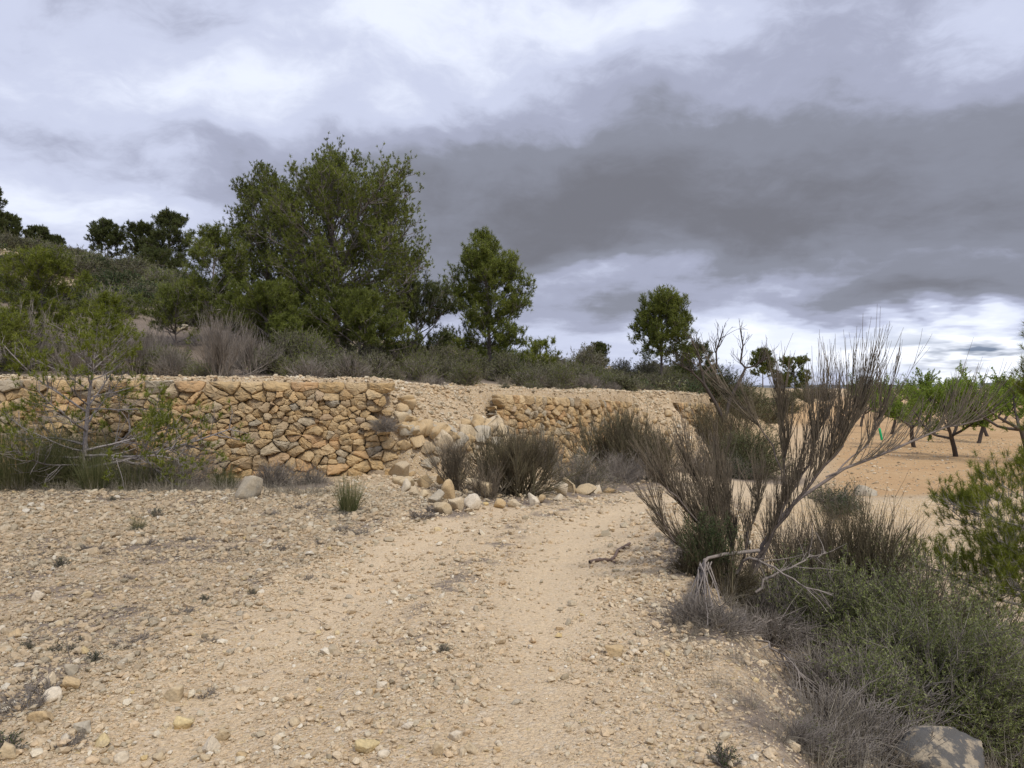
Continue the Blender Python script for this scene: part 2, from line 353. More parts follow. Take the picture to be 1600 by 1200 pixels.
def mat_ground():
    m, nt, N, L, b = newmat('dry_soil')
    tc = N.new('ShaderNodeTexCoord'); P = tc.outputs['Object']
    at = N.new('ShaderNodeAttribute'); at.attribute_name = 'mask'
    sp = N.new('ShaderNodeSeparateColor'); L.new(at.outputs['Color'], sp.inputs[0]); COMP, FIELD, LIT = sp.outputs; HILL = at.outputs['Alpha']
    big = tex_noise(N, L, P, 0.55, 5, 0.6).outputs['Fac']; mid = tex_noise(N, L, P, 4.0, 5, 0.65).outputs['Fac']; fine = tex_noise(N, L, P, 60.0, 4, 0.7).outputs['Fac']
    s = rampnode(N, [(0.30, (0.48, 0.35, 0.20)), (0.50, (0.585, 0.435, 0.255)), (0.72, (0.65, 0.51, 0.32))]); L.new(mth(N, L, 'ADD', mth(N, L, 'MULTIPLY', big, 0.5), mth(N, L, 'MULTIPLY', mid, 0.5)), s.inputs[0])
    base = s.outputs[0]
    # fine gravel: two sizes of cell, each with its own tone
    def cells(scale):
        v = N.new('ShaderNodeTexVoronoi'); v.inputs['Scale'].default_value = scale; L.new(P, v.inputs['Vector'])
        sc = N.new('ShaderNodeSeparateColor'); L.new(v.outputs['Color'], sc.inputs[0])
        r = rampnode(N, [(0.0, (0.36, 0.27, 0.17)), (0.3, (0.53, 0.42, 0.27)), (0.6, (0.60, 0.49, 0.34)), (0.85, (0.68, 0.60, 0.46)), (1.0, (0.56, 0.43, 0.20))]); L.new(sc.outputs[0], r.inputs[0])
        return v, r.outputs[0], sc.outputs[1]
    v1, c1, r1 = cells(38.0); v2, c2, r2 = cells(95.0)
    gm = mth(N, L, 'SUBTRACT', 1.0, mth(N, L, 'MULTIPLY', COMP, 0.60))
    k1 = mth(N, L, 'MULTIPLY', mth(N, L, 'GREATER_THAN', r1, 0.55), mth(N, L, 'MULTIPLY', gm, 0.7))
    k2 = mth(N, L, 'MULTIPLY', mth(N, L, 'GREATER_THAN', r2, 0.40), mth(N, L, 'MULTIPLY', gm, 0.6))
    nf = mth(N, L, 'SUBTRACT', 1.0, mth(N, L, 'MULTIPLY', FIELD, 0.75))
    k1 = mth(N, L, 'MULTIPLY', k1, nf); k2 = mth(N, L, 'MULTIPLY', k2, nf)
    fsoil = rampnode(N, [(0.3, (0.48, 0.285, 0.13)), (0.5, (0.59, 0.38, 0.185)), (0.75, (0.64, 0.46, 0.25))]); L.new(mth(N, L, 'ADD', mth(N, L, 'MULTIPLY', big, 0.6), mth(N, L, 'MULTIPLY', mid, 0.4)), fsoil.inputs[0])
    col = mixc(N, L, mth(N, L, 'MULTIPLY', COMP, 0.85), base, (0.73, 0.575, 0.37))
    col = mixc(N, L, FIELD, col, fsoil.outputs[0])
    col = mixc(N, L, k2, col, c2); col = mixc(N, L, k1, col, c1)
    g = rampnode(N, [(0.28, (0.70, 0.67, 0.64)), (0.6, (1.03, 1.02, 1.0))]); L.new(fine, g.inputs[0]); col = mixc(N, L, 0.85, col, g.outputs[0], 'MULTIPLY')
    # hillside: darker scrubby soil between pale outcrops
    wd = tex_noise(N, L, P, 9.0, 7, 0.8).outputs['Fac']; wf = mth(N, L, 'MULTIPLY', mth(N, L, 'MULTIPLY', mth(N, L, 'SUBTRACT', wd, 0.56), 8.0, True), mth(N, L, 'MULTIPLY', FIELD, 0.6))
    col = mixc(N, L, wf, col, (0.30, 0.20, 0.10))
    hn = tex_noise(N, L, P, 0.22, 6, 0.7).outputs['Fac']
    hf = mth(N, L, 'MULTIPLY', mth(N, L, 'MULTIPLY', mth(N, L, 'SUBTRACT', hn, 0.44), 7.0, True), HILL)
    col = mixc(N, L, mth(N, L, 'MULTIPLY', hf, 0.85), col, (0.17, 0.15, 0.085))
    # plant litter: fallen grey twigs and humus
    ln = tex_noise(N, L, P, 16.0, 6, 0.75).outputs['Fac']
    lf = mth(N, L, 'MULTIPLY', mth(N, L, 'SUBTRACT', mth(N, L, 'ADD', LIT, mth(N, L, 'MULTIPLY', ln, 1.0)), 0.80), 3.0, True)
    lf = mth(N, L, 'MULTIPLY', lf, mth(N, L, 'MULTIPLY', LIT, 3.0, True))
    lc = rampnode(N, [(0.3, (0.095, 0.075, 0.06)), (0.7, (0.27, 0.22, 0.18))]); L.new(fine, lc.inputs[0])
    col = mixc(N, L, mth(N, L, 'MULTIPLY', lf, 0.85), col, lc.outputs[0])
    L.new(col, b.inputs['Base Color']); b.inputs['Roughness'].default_value = 0.95; b.inputs['Specular IOR Level'].default_value = 0.1
    h = mth(N, L, 'MULTIPLY', mth(N, L, 'SUBTRACT', 1.0, v1.outputs['Distance']), mth(N, L, 'MULTIPLY', gm, 1.1))
    h = mth(N, L, 'ADD', h, mth(N, L, 'MULTIPLY', mth(N, L, 'SUBTRACT', 1.0, v2.outputs['Distance']), 0.45))
    h = mth(N, L, 'ADD', h, mth(N, L, 'ADD', mth(N, L, 'MULTIPLY', fine, 0.7), mth(N, L, 'MULTIPLY', mid, 1.6)))
    bp = N.new('ShaderNodeBump'); bp.inputs['Strength'].default_value = 0.75; bp.inputs['Distance'].default_value = 0.022
    L.new(h, bp.inputs['Height']); L.new(bp.outputs[0], b.inputs['Normal'])
    return m

STONE = [(0.0, (0.44, 0.30, 0.145)), (0.15, (0.56, 0.40, 0.20)), (0.3, (0.48, 0.35, 0.19)), (0.45, (0.60, 0.45, 0.25)), (0.58, (0.42, 0.31, 0.18)), (0.7, (0.50, 0.41, 0.27)), (0.82, (0.38, 0.335, 0.25)), (0.9, (0.54, 0.35, 0.175)), (1.0, (0.60, 0.42, 0.21))]
GRAV = [(0.0, (0.40, 0.31, 0.195)), (0.2, (0.54, 0.43, 0.275)), (0.45, (0.60, 0.455, 0.28)), (0.65, (0.62, 0.515, 0.35)), (0.8, (0.34, 0.285, 0.19)), (0.93, (0.65, 0.565, 0.40)), (0.98, (0.70, 0.64, 0.51)), (1.0, (0.56, 0.42, 0.19))]
M = {}
M['soil'] = mat_ground()
M['wall'] = mat_rock('dry_stone', STONE, ((0.25, 0.20, 0.125), 0.75), 8.0, 0.9)
M['verge_gravel'] = mat_rock('weathered_gravel', [(p, tuple(.84 * k for k in c)) for p, c in GRAV], ((0.34, 0.28, 0.19), 0.7), 14.0, 0.3)
M['gravel'] = mat_rock('limestone_gravel', GRAV, ((0.46, 0.38, 0.27), 0.5), 14.0, 0.3)
M['boulder'] = mat_rock('pale_boulder', [(0, (0.50, 0.395, 0.24)), (0.4, (0.58, 0.465, 0.29)), (0.7, (0.47, 0.38, 0.25)), (1, (0.62, 0.51, 0.34))], ((0.36, 0.30, 0.21), 0.6), 7.0, 0.5, island=False)
M['yellow_rock'] = mat_rock('yellow_limestone', [(0, (0.58, 0.46, 0.24)), (1, (0.64, 0.51, 0.27))], ((0.50, 0.42, 0.28), 0.7), 10.0, 0.5, island=False)
M['ochre_rock'] = mat_rock('ochre_limestone', [(0, (0.52, 0.38, 0.20)), (1, (0.56, 0.42, 0.24))], ((0.40, 0.32, 0.2), 0.7), 10.0, 0.5, island=False)
M['grey_rock'] = mat_rock('grey_limestone', [(0, (0.40, 0.345, 0.25)), (1, (0.47, 0.41, 0.30))], ((0.30, 0.29, 0.25), 0.7), 6.0, 0.5, island=False)
M['lichen_rock'] = mat_rock('lichened_limestone', [(0, (0.33, 0.28, 0.20)), (1, (0.36, 0.30, 0.21))], ((0.42, 0.27, 0.12), 0.6), 4.0, 0.8, island=False, lichen=((0.10, 0.095, 0.085), 9.0, 0.45))
M['white_rock'] = mat_rock('white_limestone', [(0, (0.60, 0.51, 0.36)), (1, (0.66, 0.58, 0.44))], ((0.46, 0.37, 0.25), 0.7), 12.0, 0.4, island=False)
M['pine'] = mat_leaf('pine_needles', [(0.1, (0.060, 0.076, 0.016)), (0.45, (0.142, 0.168, 0.030)), (0.8, (0.24, 0.27, 0.05)), (1.0, (0.34, 0.36, 0.08))], 0.4, 1.3)
M['pine_dark'] = mat_leaf('far_pine_needles', [(0.1, (0.045, 0.055, 0.018)), (0.5, (0.09, 0.108, 0.030)), (1.0, (0.16, 0.175, 0.05))], 0.35, 1.0)
M['pine_young'] = mat_leaf('young_pine_needles', [(0.1, (0.07, 0.085, 0.012)), (0.45, (0.15, 0.175, 0.02)), (0.8, (0.25, 0.275, 0.035)), (1.0, (0.35, 0.35, 0.06))], 0.35, 1.6)
M['almond'] = mat_leaf('almond_leaves', [(0.1, (0.11, 0.17, 0.02)), (0.5, (0.21, 0.30, 0.038)), (0.9, (0.33, 0.42, 0.07))], 0.4, 1.5)
M['scrub'] = mat_leaf('grey_green_leaves', [(0.1, (0.062, 0.065, 0.026)), (0.5, (0.13, 0.132, 0.055)), (1.0, (0.23, 0.225, 0.115))], 0.15, 2.0)
M['rosemary'] = mat_leaf('dark_green_leaves', [(0.1, (0.025, 0.042, 0.014)), (0.6, (0.06, 0.085, 0.028)), (1.0, (0.11, 0.14, 0.05))], 0.15, 3.0)
M['greenbush'] = mat_leaf('olive_green_leaves', [(0.1, (0.09, 0.108, 0.032)), (0.5, (0.195, 0.222, 0.068)), (1.0, (0.35, 0.375, 0.13))], 0.2, 1.6)
M['grass'] = mat_leaf('esparto_grass', [(0.1, (0.055, 0.065, 0.022)), (0.45, (0.11, 0.125, 0.045)), (0.75, (0.21, 0.195, 0.09)), (1.0, (0.40, 0.34, 0.20))], 0.15, 1.5)
M['drygrass'] = mat_leaf('dead_grass', [(0.0, (0.09, 0.078, 0.056)), (0.4, (0.20, 0.175, 0.13)), (0.75, (0.36, 0.32, 0.235)), (1.0, (0.62, 0.55, 0.41))], 0.1, 2.0)
M['broom'] = mat_leaf('broom_twigs', [(0.1, (0.085, 0.070, 0.045)), (0.45, (0.150, 0.124, 0.084)), (0.75, (0.215, 0.172, 0.122)), (1.0, (0.20, 0.195, 0.10))], 0.0, 2.5)
M['broomdark'] = mat_leaf('dark_broom_twigs', [(0.1, (0.06, 0.050, 0.028)), (0.5, (0.125, 0.10, 0.06)), (1.0, (0.19, 0.175, 0.09))], 0.0, 2.5)
M['greytwig'] = mat_leaf('grey_dead_twigs', [(0.1, (0.11, 0.095, 0.075)), (0.5, (0.22, 0.19, 0.155)), (1.0, (0.38, 0.335, 0.28))], 0.0, 3.0)
M['bark'] = mat_bark('pine_bark', (0.07, 0.055, 0.045), (0.22, 0.19, 0.165))
M['barkgrey'] = mat_bark('grey_bark', (0.16, 0.14, 0.125), (0.38, 0.34, 0.31))
M['barkmid'] = mat_bark('limb_bark', (0.09, 0.075, 0.062), (0.25, 0.22, 0.195))
M['bushgreen'] = mat_leaf('bush_leaves', [(0.1, (0.04, 0.05, 0.018)), (0.5, (0.09, 0.105, 0.04)), (1.0, (0.17, 0.185, 0.08))], 0.15, 1.5)
M['limb'] = mat_bark('broom_bark', (0.085, 0.068, 0.055), (0.27, 0.225, 0.19), 30)
M['barkdark'] = mat_bark('almond_bark', (0.035, 0.028, 0.024), (0.11, 0.09, 0.075))
M['deadwood'] = mat_bark('weathered_wood', (0.12, 0.10, 0.08), (0.33, 0.285, 0.24), 30)
M['stick'] = mat_bark('brown_stick', (0.09, 0.06, 0.045), (0.21, 0.15, 0.115), 30)
def _g():
    m, nt, N, L, b = newmat('green_plastic'); b.inputs['Base Color'].default_value = (0.02, 0.42, 0.16, 1); b.inputs['Roughness'].default_value = 0.5; return m
M['green'] = _g()

# ------------------------------------------------------------------ terrain
# wall / terrace edge polyline: x, y, edge z, front reach, back reach
EDGE = np.array([(-60, 11.0, 1.75, -.12, -.42), (-11, 12.6, 1.73, -.12, -.42), (-2.45, 13.55, 1.70, -.12, -.42), (-2.1, 13.9, 1.69, .9, -.5), (-1.3, 15.0, 1.62, 2.1, -.7), (-0.75, 16.3, 1.52, 1.4, -.6),
                 (-0.3, 17.0, 1.46, -.12, -.42), (2.5, 20.4, 1.24, -.12, -.42), (4.0, 23.5, 1.13, -.12, -.42), (4.6, 24.6, 1.1, 1.6, -.8), (5.6, 26.0, 1.06, 1.6, -.8), (6.1, 26.7, 1.04, -.12, -.42), (8.5, 30.2, 0.97, -.12, -.42), (9.2, 31.4, 0.93, 1.2, -1.0),
                 (10.2, 34, 0.9, 1.3, -1.5), (13, 42, 0.8, 1.3, -1.5), (24, 66, 0.7, 2, -2), (36, 84, 0.75, 3, -3), (300, 800, -0.8, 5, -5)])
ROAD = np.array([(-0.9, -8), (-0.75, 3), (-0.45, 6), (0.15, 9), (1.9, 12), (4.4, 16), (6.7, 21), (9.9, 28), (15.9, 42), (28, 70), (50, 92), (120, 140)], float)
BRINK = np.array([(0.75, -6), (0.95, 3), (1.35, 6.2), (1.8, 9), (3.1, 11.5), (4.3, 13.2), (6.2, 15), (8, 16), (12, 16.6), (22, 16.6), (40, 14)], float)
def polydist(x, y, PL):
    """signed distance (+ to the left of travel), nearest parameter (segment index + fraction)"""
    sh = np.shape(x); x = np.ravel(x); y = np.ravel(y)
    best = np.full(x.shape, 1e18); sg = np.zeros(x.shape); par = np.zeros(x.shape)
    for i in range(len(PL) - 1):
        ax, ay = PL[i][:2]; bx, by = PL[i + 1][:2]; dx, dy = bx - ax, by - ay; l2 = dx * dx + dy * dy
        t = np.clip(((x - ax) * dx + (y - ay) * dy) / l2, 0, 1); qx = x - (ax + t * dx); qy = y - (ay + t * dy); d2 = qx * qx + qy * qy
        m = d2 < best - 1e-9; best = np.where(m, d2, best); cr = dx * (y - ay) - dy * (x - ax); sg = np.where(m, np.sign(cr), sg); par = np.where(m, i + t, par)
    return (np.sqrt(best) * sg).reshape(sh), par.reshape(sh)
def pinterp(par, col):
    return np.interp(par, np.arange(len(col)), col)
SKY_U = (np.array([-900, -300, 0, 100, 200, 300, 400, 600, 850, 950, 1050, 1150, 1300, 1500]) - 800) / FPX
SKY_V = np.array([250, 335, 374, 400, 416, 444, 480, 535, 572, 579, 588, 603, 612, 620])
YC = 75.0
def lower(x, y):
    z = np.interp(y, [0, 8, 10, 14, 20, 30, 60, 400, 3000], [0, 0, -0.06, -0.34, -0.62, -0.72, -0.8, -1.0, -1.5]) * smooth(-2.5, 2.0, x - 0.0 * y)
    z = z - 0.40 * smooth(2.5, 8, x) * smooth(8, 15, y)
    d, _ = polydist(x, y, BRINK)           # negative = gully side
    g = np.maximum(-d, 0)
    g2 = g + 0.35 * (vnoise(x * 0.9, y * 0.9, 5) - 0.5) * smooth(0.0, 0.8, g)
    z = z - 0.95 * smooth(0.0, 3.4, g2) - 0.35 * smooth(0.1, 0.7, g2)
    z = z + 0.10 * np.exp(-((d + 0.15) / 0.35) ** 2) * (vnoise(x * 1.3, y * 1.3, 9))
    # low gravel berm on the left
    bx = smooth(-1.5, -4.5, x); z = z + bx * (0.10 * np.exp(-((y - 10.3) / 0.7) ** 2) - 0.02 * smooth(10.5, 11.2, y))
    # wheel ruts
    r, _ = polydist(x, y, ROAD)
    z = z - 0.035 * (np.exp(-((r - 0.75) / 0.28) ** 2) + np.exp(-((r + 0.75) / 0.28) ** 2)) * smooth(20, 14, y)
    return z
def upper(x, y, par, d):
    te = pinterp(par, EDGE[:, 2]) + 0.055 * np.minimum(np.maximum(d, 0), 8)
    a = np.clip(x / np.maximum(y, 1), SKY_U[0], SKY_U[-1]); zs = 1.6 + (605 - np.interp(a, SKY_U, SKY_V)) / FPX * YC
    t = np.clip((y - 17) / (YC - 17), 0, 1); z = te + (zs - te) * t ** 0.92
    z = z + (-0.012) * np.maximum(y - YC, 0)
    z = z * smooth(700, 180, y) + (-1.3) * (1 - smooth(700, 180, y))
    n = fbm(x * 0.18, y * 0.18, 31, 5) * 1.6 + fbm(x * 0.7, y * 0.7, 41, 4) * 0.5
    return z + n * smooth(19, 40, y) * smooth(0.42, 0.0, a) + 0.10 * fbm(x * 1.1, y * 1.1, 51, 4)
def height(x, y, detail=True):
    x = np.asarray(x, float); y = np.asarray(y, float)
    d, par = polydist(x, y, EDGE)
    lo = lower(x, y); up = upper(x, y, par, d)
    fr = pinterp(par, EDGE[:, 3]); bk = pinterp(par, EDGE[:, 4])     # front reach (towards viewer, + = out), back
    dn = d + np.where(fr > 0, 0.9 * fbm(x * 1.0, y * 1.0, 61, 4), 0.0)
    t = np.clip((dn + fr) / (fr - bk), 0, 1)                         # 0 in front, 1 behind
    t = np.where(fr > 0.2, t ** 0.8 * (1 - 0.0 * t), t)
    z = lo + (up - lo) * t
    if detail:
        dist = np.sqrt(x * x + y * y)
        z = z + 0.05 * fbm(x * 1.3, y * 1.3, 71, 5) + 0.022 * fbm(x * 7, y * 7, 81, 3) * smooth(30, 12, dist)
        z = z + np.where((fr > 0.2) & (t > 0.02) & (t < 0.98), 0.22 * fbm(x * 3.0, y * 3.0, 91, 4), 0)
        g, _ = polydist(x, y, BRINK); z = z + smooth(0.0, 0.7, -g) * 0.16 * fbm(x * 2.2, y * 2.2, 95, 4)
    return z
def H(x, y): return float(height(np.array([x]), np.array([y]))[0])
def XU(u, y): return (u - 800) / FPX * y
def gp(u, y, dz=0.0):
    """a point on the ground at bearing u and distance y"""
    x = XU(u, y); return (x, y, H(x, y) + dz)
def pt(u, v, y): return ((u - 800) / FPX * y, y, 1.6 + (605 - v) / FPX * y)

LITTER = []      # (x, y, r, strength): filled by hand for the ground under each plant
def lit(u, y, r, s=1.0): LITTER.append((XU(u, y), y, r, s))
for a in [(30, 11.2, 1.3), (120, 11.3, 1.5), (200, 11.6, 1.5), (280, 12.2, 1.2), (350, 12.0, 1.0), (410, 11.9, 0.9), (470, 12.0, 0.7), (545, 9.6, 0.42), (545, 9.0, .4, .7), (215, 8.4, 0.3, .7), (690, 9.6, 0.5),
          (790, 11.2, 1.0), (720, 11.5, .7), (880, 12.8, 0.9), (950, 14.5, 1.2), (1010, 16, 1.2), (1165, 21, 2.0), (660, 10.4, .4, .7), (600, 10.2, .5, .5),
          (1130, 6.6, 0.7), (1080, 5.2, 0.42, .9), (1095, 4.9, 0.42, .9), (1220, 6.4, .8), (1300, 6.5, 1.4), (1330, 4.4, .8), (1450, 5.0, 1.2), (1400, 7.5, 1.5), (1550, 7.0, 1.5), (1080, 7.2, .6, .7), (1060, 6.2, .35, .6),
          (1300, 3.5, .6, .9), (80, 4.2, .28, .9), (30, 3.9, .3, .8), (200, 5.3, .22, .8), (180, 5.2, .2, .8), (40, 4.7, .25, .6), (300, 7.5, .5, .4), (120, 7.8, .6, .4), (420, 8.4, .5, .4), (690, 5.0, .15, .6), (480, 9.5, .7, .4), (100, 9.4, .8, .4)]:
    lit(*a)
def grid_axis(segs, lo, hi, g):
    v = []
    for a, b, st in segs: v += list(np.arange(a, b - 1e-6, st))
    v.append(segs[-1][1]); s = segs[-1][2]; x = v[-1]
    while x < hi: s *= g; x += s; v.append(x)
    s = segs[0][2]; x = v[0]; pre = []
    while x > lo: s *= g; x -= s; pre.append(x)
    return np.array(pre[::-1] + v)
def build_terrain():
    xs = grid_axis([(-14, -5, .1), (-5, 6, .055), (6, 14, .1)], -3000, 3000, 1.035)
    ys = grid_axis([(2.2, 8, .055), (8, 34, .1)], -40, 5000, 1.035)
    X, Y = np.meshgrid(xs, ys); Z = height(X, Y)
    nx, ny = len(xs), len(ys)
    dE, par = polydist(X, Y, EDGE); dR, _ = polydist(X, Y, ROAD); dB, _ = polydist(X, Y, BRINK)
    wob = 0.5 * fbm(X * 0.8, Y * 0.8, 101, 4)
    low = smooth(0.3, -0.6, dE)
    comp = (0.62 * smooth(2.3, 1.4, np.abs(dR + wob)) * smooth(2.5, 6.5, Y) + 0.55 * (np.exp(-((dR - 0.75 + wob * .3) / 0.36) ** 2) + np.exp(-((dR + 0.85 + wob * .3) / 0.42) ** 2))) * low
    comp = np.clip(comp, 0, 1)
    field = low * smooth(0.1, 1.2, dB + wob) * smooth(-1.4, -2.6, dR + wob) * smooth(13.5, 15.5, Y)
    field = np.maximum(field, 0.9 * low * smooth(40, 60, Y) * smooth(300, 200, Y))
    field = np.maximum(field, 0.55 * smooth(25, 50, Y) * smooth(3.0, 10, X - 0.16 * Y) * smooth(.5, -.5, np.abs(X / np.maximum(Y, 1) - 0.36) - 0.10))
    fR = 0.35 * smooth(16, 35, Y) * low; field = np.clip(np.maximum(field, fR), 0, 1)
    L_ = np.zeros_like(X)
    for (x, y, r, s) in LITTER:
        m = (np.abs(X - x) < 3 * r) & (np.abs(Y - y) < 3 * r)
        L_[m] = np.maximum(L_[m], s * np.exp(-((X[m] - x) ** 2 + (Y[m] - y) ** 2) / r ** 2))
    L_ = np.maximum(L_, 0.62 * smooth(-1.2, -2.4, -dR + 0 * X) * low * smooth(0.42, 0.70, vnoise(X * 1.4, Y * 2.6, 7) * 0.6 + vnoise(X * 5, Y * 8, 8) * 0.4) * smooth(14, 10, Y))
    L_ = np.maximum(L_, 0.36 * smooth(1.3, 2.6, dR + wob) * low * smooth(13, 11, Y))
    for cc, ww, ss in ((0.0, .30, .62), (1.7, .35, .6), (-1.65, .3, .55)): L_ = np.maximum(L_, ss * np.exp(-((dR - cc + .5 * wob) / ww) ** 2) * smooth(.40, .62, vnoise(X * 2.2, Y * 1.8, 17) * .5 + vnoise(X * 7, Y * 7, 18) * .5) * smooth(3, 5, Y) * smooth(22, 12, Y) * low)
    up = smooth(0.5, 1.5, dE); L_ = np.maximum(L_, up * smooth(1.0, 3.0, dE) * 0.75 * smooth(60, 15, Y))
    L_ = np.maximum(L_, 0.7 * smooth(1.3, 2.1, -dB) * smooth(12, 8, Y) * smooth(6, 3, X) * smooth(-.3, .5, wob + .2))
    hill = up * smooth(17, 26, Y)
    colr = np.stack([comp, field, L_, hill], -1).reshape(-1, 4).astype(np.float32)
    V = np.stack([X, Y, Z], -1).reshape(-1, 3)
    i = np.arange(ny - 1)[:, None] * nx + np.arange(nx - 1)[None, :]
    Q = np.stack([i, i + 1, i + nx + 1, i + nx], -1)
    def fc(a): return (a[:-1, :-1] + a[1:, 1:]) / 2
    reg = np.zeros(i.shape, int)                       # 0 ground, 1 track, 2 field, 3 hillside/terrace
    reg[(np.abs(fc(dR)) < 1.75) & (fc(dE) < -0.5)] = 1
    reg[(fc(field) > 0.5) & (reg != 1) & (fc(dE) < 0.0)] = 2
    reg[fc(dE) > 0.0] = 3; reg[(fc(Y) > 400)] = 0
    for k, nm in enumerate(('ground', 'dirt_track', 'orchard_field', 'hillside')):
        q = Q[reg == k]; used, inv = np.unique(q, return_inverse=True)
        mb = MB(); mb.add(V[used], Q=inv.reshape(-1, 4)); o = mb.build(nm, M['soil'], smooth_=True)
        at = o.data.color_attributes.new('mask', 'FLOAT_COLOR', 'POINT'); at.data.foreach_set('color', colr[used].ravel())
        tag(o, kind='structure')
build_terrain()
def build_far():
    # low line of hills on the horizon
    mb = MB(); n = 240; a = np.linspace(-1.1, 1.3, n); rows = 8
    r = 2400.0; V = []
    prof = 8 + 26 * np.clip(fbm(a * 4, a * 0 + 3, 7, 5) + 0.12, 0, 1)
    for k in range(rows):
        t = k / (rows - 1); rr = r - 500 + 900 * t
        V.append(np.stack([np.sin(a) * rr, np.cos(a) * rr, -4 + prof * math.sin(math.pi * t) ** 0.8 + 3 * fbm(a * 30, a * 0 + k, 8, 3)], -1))
    V = np.array(V); i = np.arange(rows - 1)[:, None] * n + np.arange(n - 1)[None, :]
    mb.add(V.reshape(-1, 3), Q=np.stack([i, i + 1, i + n + 1, i + n], -1))
    m, nt, N, L, b = newmat('far_hills'); nn = tex_noise(N, L, N.new('ShaderNodeTexCoord').outputs['Object'], 0.01, 6, 0.7)
    rr = rampnode(N, [(0.35, (0.09, 0.11, 0.12)), (0.65, (0.19, 0.19, 0.19))]); L.new(nn.outputs['Fac'], rr.inputs[0]); L.new(rr.outputs[0], b.inputs['Base Color'])
    tag(mb.build('distant_hills', m, smooth_=True), kind='structure')
build_far()
